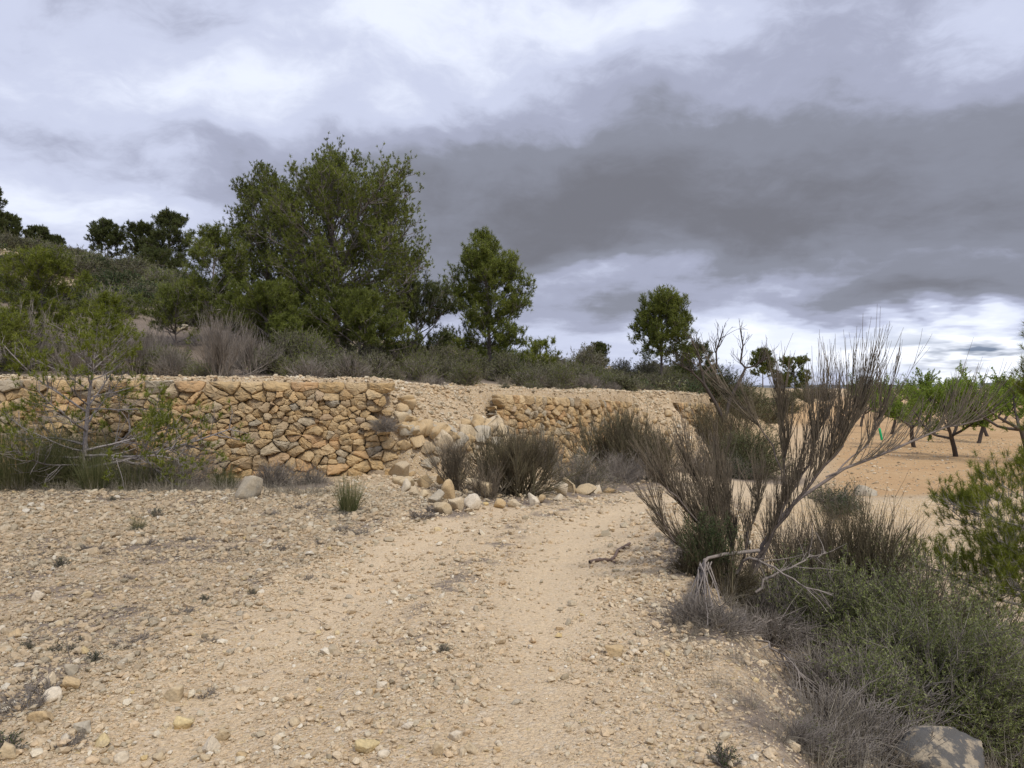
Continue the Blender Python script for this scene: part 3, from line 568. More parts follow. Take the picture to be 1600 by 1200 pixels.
# ------------------------------------------------------------------ dry stone walls
def clip_poly(P, a, c):
    """keep points with P.a <= c"""
    out = []; d = P @ a - c; n = len(P)
    for i in range(n):
        j = (i + 1) % n
        if d[i] <= 0: out.append(P[i])
        if (d[i] <= 0) != (d[j] <= 0):
            t = d[i] / (d[i] - d[j]); out.append(P[i] + t * (P[j] - P[i]))
    return np.array(out) if len(out) >= 3 else None
def resample(P, n):
    Q = np.vstack([P, P[:1]]); L = np.r_[0, np.cumsum(np.linalg.norm(np.diff(Q, axis=0), axis=1))]
    t = np.linspace(0, L[-1], n, endpoint=False); return np.stack([np.interp(t, L, Q[:, 0]), np.interp(t, L, Q[:, 1])], -1)
def wall(name, label, pl, ztop, stone_w, stone_h, seed, keep=None, capw=0.5, batter=0.10, grow_top=1.0, sub=None):
    """pl: list of (x, y) along the foot of the face; the stones fill from the ground to ztop(s)"""
    rg = np.random.default_rng(seed); pl = np.array(pl, float)
    seg = np.linalg.norm(np.diff(pl, axis=0), axis=1); S = np.r_[0, np.cumsum(seg)]; LT = S[-1]
    def foot(s):
        s = np.clip(s, 0, LT); return np.stack([np.interp(s, S, pl[:, 0]), np.interp(s, S, pl[:, 1])], -1)
    ts = np.linspace(0, LT, 60); F = foot(ts); zb_ = height(F[:, 0], F[:, 1] - 0.25) - 0.08
    zb = lambda s: np.interp(s, ts, zb_); zt = lambda s: np.interp(s, np.linspace(0, LT, len(ztop)), ztop)
    hm = float(np.mean(zt(ts) - zb(ts)))
    # rows of seeds with jitter; bigger stones at the foot and as a capping row
    pts = []; wts = []; cap = []
    z = 0.0; rows = []
    while z < hm - 0.24:
        t = z / hm; h = stone_h * (1.75 if t < 0.12 else 1.25 if t < 0.3 else 1.0) * rg.uniform(0.85, 1.15); rows.append((z, h, t)); z += h
    rows.append((hm - 0.24, 0.24, 1.0))
    for (z, h, t) in rows:
        s = rg.uniform(-0.3, 0)
        while s < LT + 0.3:
            top = t == 1.0
            w = stone_w * 1.1 * rg.lognormal(0, 0.62) * (h / stone_h) ** 0.8
            if top: w = capw * rg.uniform(0.45, 1.35)
            pts.append((s + w / 2, (z + h / 2) + rg.normal(0, 0.24 * h * (0.3 if top else 1)))); wts.append((w * 0.5) * 0.25 + rg.uniform(-.02, .02)); cap.append(top); s += w
    for _ in range(int(len(pts) * 0.42)):
        pts.append((rg.uniform(0, LT), rg.uniform(0.05, hm - 0.3))); wts.append(stone_w * 0.02); cap.append(False)
    pts = np.array(pts); N = len(pts); ax = stone_w / stone_h * 0.8
    q = pts * np.array([1 / ax, 1.0]); wq = np.array(wts) / ax; wq = (wq ** 2) * 1.2
    mb = MB(); mc = MB()
    for i in range(N):
        d = q - q[i]; d2 = (d ** 2).sum(1); nb = np.argsort(d2)[1:22]
        P = np.array([(-.6, -.6), (.6, -.6), (.6, .6), (-.6, .6)]) + q[i]
        for j in nb:
            a = 2 * (q[j] - q[i]); c = (q[j] @ q[j] - wq[j]) - (q[i] @ q[i] - wq[i]); P = clip_poly(P, a, c)
            if P is None: break
        if P is None: continue
        P = clip_poly(P, np.array([0, -1.]), 0.0)
        if P is None: continue
        P = clip_poly(P, np.array([0, 1.]), hm)
        if P is None: continue
        P = P * np.array([ax, 1.0]); c = P.mean(0)
        ext = P.max(0) - P.min(0); r = min(ext)
        if r < 0.035: continue
        if keep is not None and not keep(c[0] / LT, c[1] / hm, rg): continue
        gap = -0.003 + 0.006 * rg.random()
        P = c + (P - c) * max(0.5, 1 - 2 * gap / r)
        P = resample(P, 22); P = 0.84 * P + 0.08 * np.roll(P, 1, 0) + 0.08 * np.roll(P, -1, 0)
        P = c + (P - c) * (1 + 0.10 * rg.normal(0, 1) * np.cos(2 * np.arctan2(P[:, 1] - c[1], P[:, 0] - c[0]) + rg.uniform(0, 6))[:, None] * 0.5) + rg.normal(0, 0.0055, P.shape) ; c = P.mean(0)
        n = len(P); bulge = min(0.05, 0.16 * r) * rg.uniform(0.3, 1.3); off = rg.normal(0, 0.026); tlt = rg.normal(0, 0.26, 2); ridge = norm(rg.normal(0, 1, 2)); rh = rg.uniform(0, 0.35); rp = rg.normal(0, .2 * r)
        rings = []
        for (sc, dep) in ((0.86, -0.24), (0.98, -0.10), (1.0, -0.02), (0.95, 0.010), (0.80, 0.55 * bulge + 0.012), (0.45, 0.9 * bulge + 0.014)):
            pp = c + (P - c) * sc; o = dep + off + (((pp - c) @ tlt - rh * np.abs((pp - c) @ ridge - rp)) if dep > -0.05 else 0)
            o = o + (rg.normal(0, 0.055 * r, n) * 0.5) if dep > 0 else o * np.ones(n)
            rings.append(np.column_stack([pp, o * np.ones(n)]))
        rings.append(np.array([[c[0], c[1], bulge + off + 0.012]]))
        A = np.vstack(rings); s = A[:, 0]; hz = A[:, 1]
        fx = foot(s); f2 = foot(np.clip(s + 0.05, 0, LT)); f1 = foot(np.clip(s - 0.05, 0, LT)); tn = norm(f2 - f1)
        nrm = np.stack([tn[:, 1], -tn[:, 0]], -1)
        over = np.where(s < 0, s, np.where(s > LT, s - LT, 0))
        fr = hz / hm; zz = zb(s) + fr * (zt(s) - zb(s)); lean = -batter * (zz - zb(s))
        xy = fx + tn * over[:, None] + nrm * (A[:, 2] + lean + 0.06)[:, None]
        V = np.column_stack([xy, zz])
        Q = []; T = []
        for k in range(5):
            for a in range(n):
                b2 = (a + 1) % n; Q.append((k * n + a, k * n + b2, (k + 1) * n + b2, (k + 1) * n + a))
        for a in range(n): T.append((5 * n + a, 5 * n + (a + 1) % n, 6 * n))
        (mc if cap[i] else mb).add(V, T=T, Q=Q)
    w = thing(name, label, 'stone wall', (pl[0][0], pl[0][1], float(zb(0))))
    off = -np.array([pl[0][0], pl[0][1], float(zb(0))])
    for m_, nm in ((mb, 'stonework'), (mc, 'capstones')):
        if m_.n: m_.build(nm, M['wall'], w, smooth_=False, loc=off)
    return w
def keepA(s, h, rg):
    if s > 0.965 and h > 0.30: return False
    if s > 0.90 and h > 0.42: return rg.random() < 1.0 if s < 0.935 else h < 0.5
    if s > 0.95: return h < 0.33
    return True
wall('dry_stone_wall', 'long near dry stone wall of tan blocks at left, ending at the collapsed gap', [(-14, 12.17), (-11, 12.55), (-2.35, 13.52), (-1.75, 13.75)], [1.72, 1.73, 1.71, 1.68], 0.205, 0.11, 3,
     keep=lambda s, h, rg: not ((s > 0.955 and h > 0.36) or (s > 0.93 and h > 0.52 and h < 0.70 and rg.random() < .5) or (s > 0.985 and h > 0.22)))
wall('dry_stone_wall', 'middle dry stone wall of small steeply tilted stones, right of the collapsed gap', [(-0.35, 16.9), (2.5, 20.36), (4.05, 23.5)], [1.44, 1.34, 1.22, 1.12], 0.205, 0.12, 4,
     keep=lambda s, h, rg: not (s < 0.03 and h > 0.75) and not (s > 0.93 and h > 0.55), capw=0.3)
wall('dry_stone_wall', 'far short stretch of dry stone wall beside the broad green bush', [(6.05, 26.65), (8.5, 30.15)], [1.04, .99, .95], 0.18, 0.11, 5, capw=0.28)

# ------------------------------------------------------------------ gravel (nobody could count it)
def gravel():
    rg = np.random.default_rng(11); mb = MB(); mb2 = MB()
    def zone(n, x0, x1, y0, y1, smin, smax, alpha, dens, sub=1, mbx=mb):
        x = rg.uniform(x0, x1, n); y = np.sqrt(rg.uniform(y0 ** 2, y1 ** 2, n))
        vis = np.abs(x) < 0.78 * y + 0.3; x, y = x[vis], y[vis]
        p = dens(x, y); k = rg.random(len(x)) < p; x, y = x[k], y[k]
        u = rg.random(len(x)); s = smin * (1 - u * (1 - (smin / smax) ** alpha)) ** (-1 / alpha)
        pos = np.stack([x, y, height(x, y)], -1); vg = polydist(x, y, ROAD)[0] + .5 * fbm(x * .8, y * .8, 101, 4) > 1.45
        if mbx is mb and y0 < 11: scatter_rocks(mb2, pos[vg], s[vg], sub, rg, flat=0.62, sink=0.35); pos, s = pos[~vg], s[~vg]
        scatter_rocks(mbx, pos, s, sub, rg, flat=0.62, sink=0.35)
    def dens(x, y):
        dR, _ = polydist(x, y, ROAD); dE, _ = polydist(x, y, EDGE); dB, _ = polydist(x, y, BRINK)
        onroad = np.exp(-(dR / 1.7) ** 6) * smooth(5.0, 8.0, y) * 0.72
        rut = np.exp(-((dR - 0.8) / 0.4) ** 2) * 0.55 + np.exp(-((dR + 0.75) / 0.5) ** 2) * 0.9
        patch = 0.35 + 1.3 * np.clip(vnoise(x * 1.1, y * 1.1, 5) * 0.6 + vnoise(x * 3.1, y * 3.1, 6) * 0.4 - 0.15, 0, 1)
        p = patch * np.clip(1 - rut, 0.06, 1) * np.where(dR > 1.4, 1.15, 1.0) * (1 - onroad)
        fr = pinterp(polydist(x, y, EDGE)[1], EDGE[:, 3])
        p = np.where(dB < 0, 0.35 * patch * (x < 4), p)
        p = np.where((dE > -0.3) & (fr < 0.2), 0, p)
        return np.clip(p, 0, 1)
    zone(60000, -3.4, 3.4, 2.6, 4.6, 0.009, 0.08, 1.9, dens)
    zone(64000, -5.4, 5.0, 4.4, 7.2, 0.014, 0.10, 1.9, dens)
    zone(70000, -8.6, 6.5, 7.0, 11.6, 0.022, 0.15, 1.9, dens)
    zone(9000, -3.0, 3.0, 11.4, 17.5, 0.035, 0.16, 2.0, dens)
    zone(9000, 4.5, 26, 15.5, 40, 0.05, 0.16, 2.2, lambda x, y: np.where(polydist(x, y, BRINK)[0] > 0, .25 + .6 * vnoise(x * .5, y * .5, 8), 0) * (np.abs(polydist(x, y, ROAD)[0]) > 1.6))
    # rubble slope in the collapsed gaps
    def rub(x, y):
        dE, par = polydist(x, y, EDGE); fr = pinterp(par, EDGE[:, 3]); return np.where((fr > 0.3) & (dE > -fr - 0.5) & (dE < 0.8), 0.15 + 0.6 * smooth(.35, .7, vnoise(x * 1.6, y * 1.6, 15)), 0)
    zone(9000, -3.2, 0.6, 12.2, 17.8, 0.04, 0.20, 1.6, rub)
    zone(6000, 3.5, 7.5, 22.5, 28.5, 0.06, 0.26, 1.8, rub)
    # loose stones along the terrace edge above the walls
    def edge(x, y):
        dE, par = polydist(x, y, EDGE); fr = pinterp(par, EDGE[:, 3]); return np.where((dE > 0.28) & (dE < 2.4), np.exp(-((dE - .3) / 1.0) ** 2), 0)
    zone(120000, -12, 9, 11.5, 32, 0.045, 0.17, 2.0, edge)
    tag(mb2.build('verge_gravel', M['verge_gravel']), 'weathered limestone rubble covering the left verge', 'gravel', kind='stuff')
    mb3 = MB()
    zone(5200, -60, 20, 22, 78, 0.18, 1.0, 1.7, lambda x, y: np.where(polydist(x, y, EDGE)[0] > 1.5, smooth(.52, .66, vnoise(x * .28, y * .28, 23)), 0), mbx=mb3)
    tag(mb3.build('hillside_rocks', M['gravel']), 'pale outcrops and loose rocks on the hillside', 'rocks', kind='stuff')
    o = mb.build('gravel', M['gravel'], smooth_=False); tag(o, 'pale limestone gravel strewn over the track and verges', 'gravel', kind='stuff')
gravel()
# ------------------------------------------------------------------ rocks one can point to
def spot(u, v):
    """distance at which the ground is met on a given bearing and dip"""
    ys = np.geomspace(2.3, 60, 500); x = (u - 800) / FPX * ys; zr = 1.6 + (605 - v) / FPX * ys; h = height(x, ys)
    k = np.argmax(h >= zr); return float(ys[k]) if k else 20.0
def rock(label, u, v, wpx, hpx, mat, seed, name='boulder', cat='boulder', group=None, rz=None, dep=0.8, sink=0.18, sub=3):
    rg = np.random.default_rng(seed); y = spot(u, v); x = XU(u, y); w = wpx / FPX * y; h = hpx / FPX * y
    V, F = rock_template(sub, rg, cuts=15, flat=0.9, rough=0.05, hmin=0.34 if wpx < 70 else 0.62)
    a = rg.uniform(0, 6.28) if rz is None else rz; c, s = math.cos(a), math.sin(a)
    V = V @ np.array([[c, -s, 0], [s, c, 0], [0, 0, 1]]).T
    t = rg.normal(0, 0.25); V = V @ np.array([[math.cos(t), 0, -math.sin(t)], [0, 1, 0], [math.sin(t), 0, math.cos(t)]]).T
    V = V - (V.max(0) + V.min(0)) / 2; e = V.max(0) - V.min(0); V = V / e * np.array([w, w * dep, h / (1 - sink)])
    V[:, 2] += h / (1 - sink) * (0.5 - sink)
    mb = MB(); mb.add(V, T=F); yy = y + w * dep * 0.4
    o = mb.build(name, M[mat], smooth_=True, loc=(x * yy / y, yy, H(x * yy / y, yy))); tag(o, label, cat, group); return o
ROCKS = [
 ('big rounded grey boulder at the foot of the near wall beside a green grass clump', 388, 781, 42, 36, 'grey_rock', 1),
 ('pale angular boulder at the front left end of the boulder row', 691, 805, 32, 18, 'boulder', 2),
 ('small two-toned boulder second from the left in the boulder row', 712, 800, 26, 22, 'boulder', 33),
 ('whitish squarish boulder in the front of the boulder row', 738, 797, 27, 24, 'white_rock', 4),
 ('tall ochre yellow boulder leaning on the left side of the dark broom', 700, 783, 24, 34, 'ochre_rock', 5),
 ('large cream boulder half hidden behind thin broom twigs', 750, 780, 42, 30, 'boulder', 6),
 ('small tan boulder right of the whitish squarish one', 781, 795, 20, 15, 'ochre_rock', 7),
 ('flat oval boulder under the overhanging dark broom', 804, 793, 26, 13, 'boulder', 8),
 ('upright pale boulder at the right foot of the dark broom', 834, 790, 19, 19, 'white_rock', 9),
 ('small ochre boulder squeezed under the right edge of the dark broom', 845, 786, 16, 13, 'ochre_rock', 10),
 ('grey slab behind the ochre boulder at the left of the row', 682, 788, 26, 22, 'grey_rock', 12),
 ('light boulder standing alone at the lower edge of the rubble slope', 634, 770, 17, 22, 'white_rock', 13),
 ('cream boulder just right of the lone upright one below the rubble', 648, 776, 16, 16, 'boulder', 14),
 ('low tan boulder between the rubble slope and the ochre boulder', 662, 780, 18, 14, 'boulder', 15),
 ('tall pale boulder at the left end of the roadside pile', 876, 776, 22, 22, 'white_rock', 16),
 ('cream boulder in the middle of the roadside pile', 890, 770, 22, 24, 'boulder', 17),
 ('grey boulder on the back of the roadside pile', 908, 762, 18, 16, 'grey_rock', 18),
 ('mossy grey boulder crowning the roadside pile', 886, 757, 26, 16, 'grey_rock', 19),
 ('wide pale boulder on the right of the roadside pile', 915, 773, 34, 17, 'boulder', 20),
 ('small white boulder near the right end of the roadside pile', 933, 772, 16, 14, 'white_rock', 21),
 ('flat ochre slab ending the roadside pile on the right', 953, 771, 26, 9, 'ochre_rock', 22),
 ('small low boulder in front of the roadside pile', 872, 783, 17, 11, 'white_rock', 23),
 ('big weathered boulder with dark lichen at the bottom right corner', 1462, 1245, 170, 98, 'lichen_rock', 24),
 ('rough grey boulder under the young pine at the right edge', 1592, 1055, 76, 60, 'grey_rock', 25),
 ('low grey rock on the brink beside the small green bush', 1355, 776, 40, 15, 'grey_rock', 26),
]
for (lb, u, v, w, h, m, s) in ROCKS: rock(lb, u, v, w, h, m, s, sub=4 if w > 70 else 3)
LOOSE = [
 ('yellow flat stone at the bottom centre left, the largest yellow one', 574, 1180, 38, 20, 'yellow_rock', 40),
 ('yellow stone with a pale rim lying left of the grey track', 290, 1142, 30, 22, 'yellow_rock', 41),
 ('long yellow stone near the bottom left corner', 162, 1170, 34, 16, 'yellow_rock', 42),
 ('brown slab-like stone on the left verge below the dark twig patch', 69, 1130, 38, 20, 'ochre_rock', 43),
 ('pair-topping cream stone at the far left bottom edge', 12, 1192, 34, 26, 'boulder', 44),
 ('tan block left of the low dark twigs on the left verge', 76, 1074, 26, 18, 'boulder', 45),
 ('tan block beside its twin on the left verge', 112, 1080, 30, 20, 'ochre_rock', 46),
 ('pale rounded stone below the twin tan blocks', 84, 1100, 30, 20, 'white_rock', 47),
 ('roundish greenish stone above the twin tan blocks', 112, 1055, 22, 17, 'grey_rock', 48),
 ('large greyish stone in the gravel at lower left', 272, 1097, 32, 22, 'boulder', 49),
 ('white angular stone in the middle of the track', 597, 1080, 17, 12, 'white_rock', 50),
 ('brown half-buried stone on the right wheel rut', 959, 1027, 32, 14, 'ochre_rock', 51),
 ('small white stone right of the brown half-buried one', 990, 1024, 12, 9, 'white_rock', 52),
 ('small white stone at the right edge of the track', 1051, 1032, 10, 9, 'white_rock', 53),
 ('pale round stone at the bottom beside a smaller one', 352, 1158, 26, 20, 'boulder', 54),
 ('wide pale stone at the lower left centre', 330, 1180, 30, 26, 'white_rock', 55),
 ('rounded mottled stone in the bottom cluster', 684, 1185, 20, 22, 'boulder', 56),
 ('smooth tan stone in the bottom cluster', 736, 1178, 24, 17, 'boulder', 57),
 ('whitish wedge stone above the bottom cluster', 712, 1160, 22, 15, 'white_rock', 58),
 ('grey white shard near the lower centre', 637, 1142, 20, 12, 'white_rock', 59),
 ('sandy white stone at upper left in the gravel', 62, 942, 22, 16, 'white_rock', 60),
 ('orange tinted flat stone at the left edge', 26, 998, 26, 12, 'ochre_rock', 61),
 ('small flat tan stone left of centre in the gravel', 168, 928, 18, 9, 'boulder', 62),
 ('pale pebble-topped stone by the left green tuft', 140, 935, 16, 9, 'boulder', 63),
 ('pale stone half sunk at the very bottom left of centre', 190, 1197, 22, 16, 'white_rock', 64),
 ('long grey stone at lower left', 130, 1148, 28, 14, 'grey_rock', 65),
]
for (lb, u, v, w, h, m, s) in LOOSE: rock(lb, u, v, w, h, m, s, name='loose_stone', cat='stone', sink=0.3, dep=0.75)
def fallen():
    # tumbled blocks under the collapsed gap: near enough alike that only their group tells of them
    rg = np.random.default_rng(77)
    for k in range(90):
        u = rg.uniform(618, 800); v = rg.uniform(655, 765) if k % 3 else rg.uniform(700, 745)
        if u > 740: v = rg.uniform(670, 715)
        w = rg.uniform(9, 30) if k % 4 else rg.uniform(22, 36)
        rock('tumbled tan block lying in the rubble of the collapsed gap', u, v, w, w * rg.uniform(0.55, 0.85), rg.choice(['boulder', 'ochre_rock', 'ochre_rock', 'grey_rock']), 300 + k, name='fallen_stone', cat='stone', group='tumbled blocks in the collapsed gap')
    for k in range(16):
        u = rg.uniform(985, 1055); v = rg.uniform(655, 700); w = rg.uniform(7, 15)
        rock('tumbled stone in the sandy break between middle and far wall', u, v, w, w * 0.7, rg.choice(['boulder', 'ochre_rock']), 400 + k, name='fallen_stone', cat='stone', group='tumbled stones in the far break', sub=2)
    for k in range(70):
        u = rg.uniform(0, 900) if k < 55 else rg.uniform(0, 400); v = rg.uniform(830, 1195) ** 1.0; w = rg.uniform(9, 19) * (0.55 + 0.6 * (v - 800) / 400)
        if u > 560 and v < 1000: continue
        rock('fist-sized pale stone lying loose ' + ('on the left verge' if u < 330 and v < 1020 else 'in the lower left gravel' if u < 400 else 'on the track near the bottom edge' if v > 1090 else 'in the middle of the track'), u, v, w, w * rg.uniform(0.45, 0.7), rg.choice(['boulder', 'boulder', 'white_rock', 'ochre_rock', 'grey_rock']), 500 + k, name='loose_stone', cat='stone', group='fist-sized stones strewn on the track gravel', sink=0.3, sub=2)
fallen()

# ------------------------------------------------------------------ plants
def empty_at(name, label, cat, u, y, group=None, dz=0.0):
    x, yy, z = gp(u, y, dz); return thing(name, label, cat, (x, yy, z), group)
def part(parent, mb, name, mat, sm=True):
    o = mb.build(name, M[mat], smooth_=sm); kid(parent, o); return o

def pine(name, label, u, y, Ht, prof, ntuft, seed, group=None, mat='pine', nl=0.11, nw=0.014, nn=12, t0=0.12, lean=(0, 0), limbs=40, squash=1.0, bare=0.0, bark='bark', r0=None, asym=None, tw=0.006, ang=(10, 55), dens=1.0, spread=1.7, at=None):
    rg = np.random.default_rng(seed); root = thing(name, label, 'tree', at, group) if at is not None else empty_at(name, label, 'tree', u, y, group, -0.05)
    K = 16; tr = grow([(0, 0, 0)], [(lean[0], lean[1], 1)], Ht * 0.97, K, 0.5, 0.022, rg); tr[0, :, 2] *= Ht * 0.97 / tr[0, -1, 2]
    r0 = r0 or Ht * 0.017
    mb = MB(); tubes(mb, tr, r0, r0 * 0.12, 8); part(root, mb, 'trunk', bark)
    n = limbs; t = np.sort(t0 + (1 - t0) * rg.random(n) ** 0.9); t[-3:] = (0.93, 0.97, 0.99)
    f = t * (K - 1); k = np.minimum(f.astype(int), K - 2); o = tr[0][k] + (tr[0][k + 1] - tr[0][k]) * (f - k)[:, None]
    az = (np.arange(n) * 2.39996 + rg.uniform(-.5, .5, n)); el = np.radians(np.interp(t, [0, 1], ang) + rg.normal(0, 8, n))
    L = np.interp(t, [p[0] for p in prof], [p[1] for p in prof]) * rg.uniform(0.72, 1.12, n) / np.maximum(np.cos(el), 0.45)
    if asym is not None: L = L * (1 + asym[0] * np.cos(az) * np.interp(t, [0, 1], [1, asym[1]]))
    L = np.minimum(L, np.maximum(Ht * 1.0 - o[:, 2], 0.05 * Ht) / np.sin(np.maximum(el + 0.22, 0.1)))
    d = np.stack([np.cos(az) * np.cos(el), np.sin(az) * np.cos(el), np.sin(el)], -1)
    P1 = grow(o, d, L, 9, 0.35, 0.09, rg); lw = np.maximum(L * 0.012, 0.005)
    mb = MB(); tubes(mb, P1, lw, lw * 0.3, 5)
    n2 = int(n * 11 * dens); o2, d2, t2, i2 = spawn(P1, n2, 0.22, 1.0, R(48), rg, w=L); L2 = (0.42 * (1.12 - t2) + 0.10) * L[i2] * rg.uniform(0.6, 1.2, n2)
    L2 = np.maximum(L2, 0.12 * Ht / 6); P2 = grow(o2, d2, L2, 6, 0.55, 0.12, rg); tubes(mb, P2, np.maximum(lw[i2] * 0.4, tw * .7), tw * 0.4, 3)
    n3 = max(int(ntuft * 0.85), 10); o3, d3, t3, i3 = spawn(P2, n3, 0.25, 1.0, R(42), rg, w=L2); L3 = rg.uniform(0.10, 0.30, n3) * (Ht / 6) ** 0.6
    P3 = grow(o3, d3, L3, 3, 0.5, 0.1, rg); tubes(mb, P3, tw * 0.6, tw * 0.35, 3)
    part(root, mb, 'branches', 'barkgrey' if bark == 'barkgrey' else 'barkmid')
    tips = np.concatenate([P3[:, -1], P2[:, -1], P1[:, -1]]); dr = np.concatenate([P3[:, -1] - P3[:, -2], P2[:, -1] - P2[:, -2], P1[:, -1] - P1[:, -2]])
    if bare:
        hd = np.hypot(tips[:, 0] - 0, tips[:, 1]); rr = np.interp(tips[:, 2] / Ht, [p[0] for p in prof], [p[1] for p in prof]); keep = (hd / np.maximum(rr, .1) > bare) | (tips[:, 2] / Ht > 0.9); keep &= rg.random(len(tips)) < 0.95
        tips, dr = tips[keep], dr[keep]
    dr = norm(dr) * .8 + np.array([0, 0, 0.8]); mb = MB(); tufts(mb, tips, dr, nn, nl, nw, spread, nl * 0.8, rg); part(root, mb, 'crown', mat, False)
    return root

def fan(name, label, u, y, Ht, spread, n0, n1, n2, seed, mat='broom', group=None, lean=(0, 0), r=0.004, up=0.9, basew=0.08, leaf=None, dz=-0.03, cat='shrub', at=None, sub=0.55):
    """broom: stems fanning from the base, each splitting into near-parallel whippy twigs"""
    rg = np.random.default_rng(seed); root = thing(name, label, cat, at, group) if at is not None else empty_at(name, label, cat, u, y, group, dz)
    az = rg.uniform(0, 2 * np.pi, n0); th = np.abs(rg.normal(0, spread, n0)); d = np.stack([np.sin(th) * np.cos(az) + lean[0], np.sin(th) * np.sin(az) + lean[1], np.cos(th)], -1)
    o = np.stack([rg.normal(0, basew, n0), rg.normal(0, basew, n0), np.zeros(n0)], -1)
    L0 = Ht * rg.uniform(0.55, 0.9, n0); P0 = grow(o, d, L0, 8, up * 0.5, 0.09, rg); mb = MB(); tubes(mb, P0, r * 2.4, r, 4)
    o1, d1, t1, i1 = spawn(P0, n1, 0.15, 1.0, R(24), rg, w=L0); L1 = Ht * rg.uniform(0.25, sub, n1); P1 = grow(o1, d1, L1, 6, up * 0.5, 0.06, rg); tubes(mb, P1, r * 1.1, r * 0.45, 3)
    part(root, mb, 'stems', mat)
    mb = MB(); o2, d2, t2, i2 = spawn(P1, n2, 0.1, 1.0, R(18), rg, w=L1); L2 = Ht * rg.uniform(0.10, 0.28, n2); P2 = grow(o2, d2, L2, 4, up * 0.4, 0.05, rg); tubes(mb, P2, r * 0.55, r * 0.25, 3)
    part(root, mb, 'twigs', mat)
    if leaf:
        m, nlf, ll, lw = leaf; oo, dd, tt, ii = spawn(np.concatenate([P2[:, :, :]]), nlf, 0.1, 1.0, R(40), rg, w=L2); mb = MB(); leaves(mb, oo, dd, ll, lw, rg, 0.3); part(root, mb, 'foliage', m, False)
    return root

def dome(name, label, u, y, rad, Ht, nst, nlf, seed, leafm='scrub', stemm='greytwig', group=None, ll=0.02, lw=0.006, r=0.003, cat='shrub', flat=1.0, up=0.3, at=None, lean=(0, 0), dz=-0.03, n2f=6):
    """rounded shrub: twigs radiating through a dome, fine leaves on the outer parts"""
    rg = np.random.default_rng(seed); root = thing(name, label, cat, at, group) if at is not None else empty_at(name, label, cat, u, y, group, dz)
    az = rg.uniform(0, 2 * np.pi, nst); th = np.arccos(rg.uniform(0.05, 1, nst)) ; q = np.stack([np.sin(th) * np.cos(az), np.sin(th) * np.sin(az), np.cos(th)], -1)
    lump = 0.72 + 0.55 * vnoise(q[:, 0] * 2.2 + seed, q[:, 1] * 2.2 + q[:, 2] * 2, seed)
    tip = q * np.array([rad, rad * flat, Ht]) * lump[:, None] + np.array([lean[0], lean[1], 0]) * Ht; o = rg.normal(0, 1, (nst, 3)) * np.array([rad * 0.22, rad * 0.22 * flat, 0]); v = tip - o; L = np.linalg.norm(v, axis=1)
    P = grow(o, v, L, 7, up, 0.10, rg); mb = MB(); tubes(mb, P, r * 1.8, r * 0.6, 3)
    n2 = nst * n2f; o2, d2, t2, i2 = spawn(P, n2, 0.35, 1.0, R(38), rg, w=L); L2 = L[i2] * rg.uniform(0.12, 0.35, n2); P2 = grow(o2, d2, L2, 4, up, 0.12, rg); tubes(mb, P2, r * 0.8, r * 0.35, 3)
    part(root, mb, 'stems', stemm)
    if nlf:
        mb = MB(); oo, dd, tt, ii = spawn(P2, nlf, 0.15, 1.0, R(45), rg, w=L2); leaves(mb, oo, dd, ll, lw, rg, 0.4); part(root, mb, 'foliage', leafm, False)
    return root

def tussock(name, label, u, y, Ht, spread, n, seed, mat='grass', group=None, w=0.006, base=0.08, droop=-0.9, cat='grass', dead=0.0, at=None, dz=-0.02):
    rg = np.random.default_rng(seed)
    az = rg.uniform(0, 2 * np.pi, n); th = np.abs(rg.normal(0, spread, n)); d = np.stack([np.sin(th) * np.cos(az), np.sin(th) * np.sin(az), np.cos(th)], -1)
    o = np.stack([np.cos(az) * rg.random(n) ** .5 * base, np.sin(az) * rg.random(n) ** .5 * base, np.zeros(n)], -1)
    P = grow(o, d, Ht * rg.uniform(0.5, 1.1, n), 6, droop * th, 0.04, rg); mb = MB(); blades(mb, P, w, w * 0.2, rg)
    root = thing(name, label, cat, at, group) if at is not None else empty_at(name, label, cat, u, y, group, dz)
    part(root, mb, 'blades', mat, False)
    if dead:
        m = int(n * dead); az = rg.uniform(0, 6.283, m); th = rg.uniform(0.9, 1.6, m); d = np.stack([np.sin(th) * np.cos(az), np.sin(th) * np.sin(az), np.cos(th)], -1)
        P = grow(np.zeros((m, 3)) + rg.normal(0, base * .6, (m, 3)) * [1, 1, 0] + [0, 0, .04], d, Ht * rg.uniform(0.25, 0.65, m), 5, -1.2, 0.12, rg); mb = MB(); blades(mb, P, w, w * 0.3, rg); part(root, mb, 'dead_blades', 'drygrass', False)
    return root

# pines on the terrace behind the near wall
pine('pine_tree', 'tallest pine, broad crown rising behind the near wall', 526, 21.5, 6.25, [(0, 2.0), (.15, 2.4), (.35, 2.6), (.55, 2.2), (.66, 1.25), (.76, .7), (.88, .32), (1, .15)], 17000, 1, limbs=120, t0=0.03, nl=0.078, nw=0.018, nn=14, asym=(0.16, 0.3), ang=(5, 62))
pine('pine_tree', 'second tallest pine, joined to the left side of the tallest one', 422, 22.5, 5.6, [(0, 1.5), (.3, 1.6), (.6, 1.2), (.8, .75), (.9, .5), (1, .25)], 8500, 2, limbs=80, t0=0.05, nl=0.078, nw=0.018, nn=14, ang=(10, 62))
pine('pine_tree', 'low wispy pine at the left foot of the two big pines', 330, 20, 3.15, [(0, 1.1), (.4, 1.1), (.8, .6), (1, .25)], 3400, 3, limbs=34, nl=0.11, nn=8, nw=.018, bark='barkgrey')
pine('pine_tree', 'dark squat pine at the right foot of the tallest pine', 650, 23.5, 2.75, [(0, 1.6), (.3, 1.55), (.7, .9), (1, .3)], 2900, 4, limbs=46, t0=0.02, nl=0.12, nw=0.018, nn=11, mat='pine_dark')
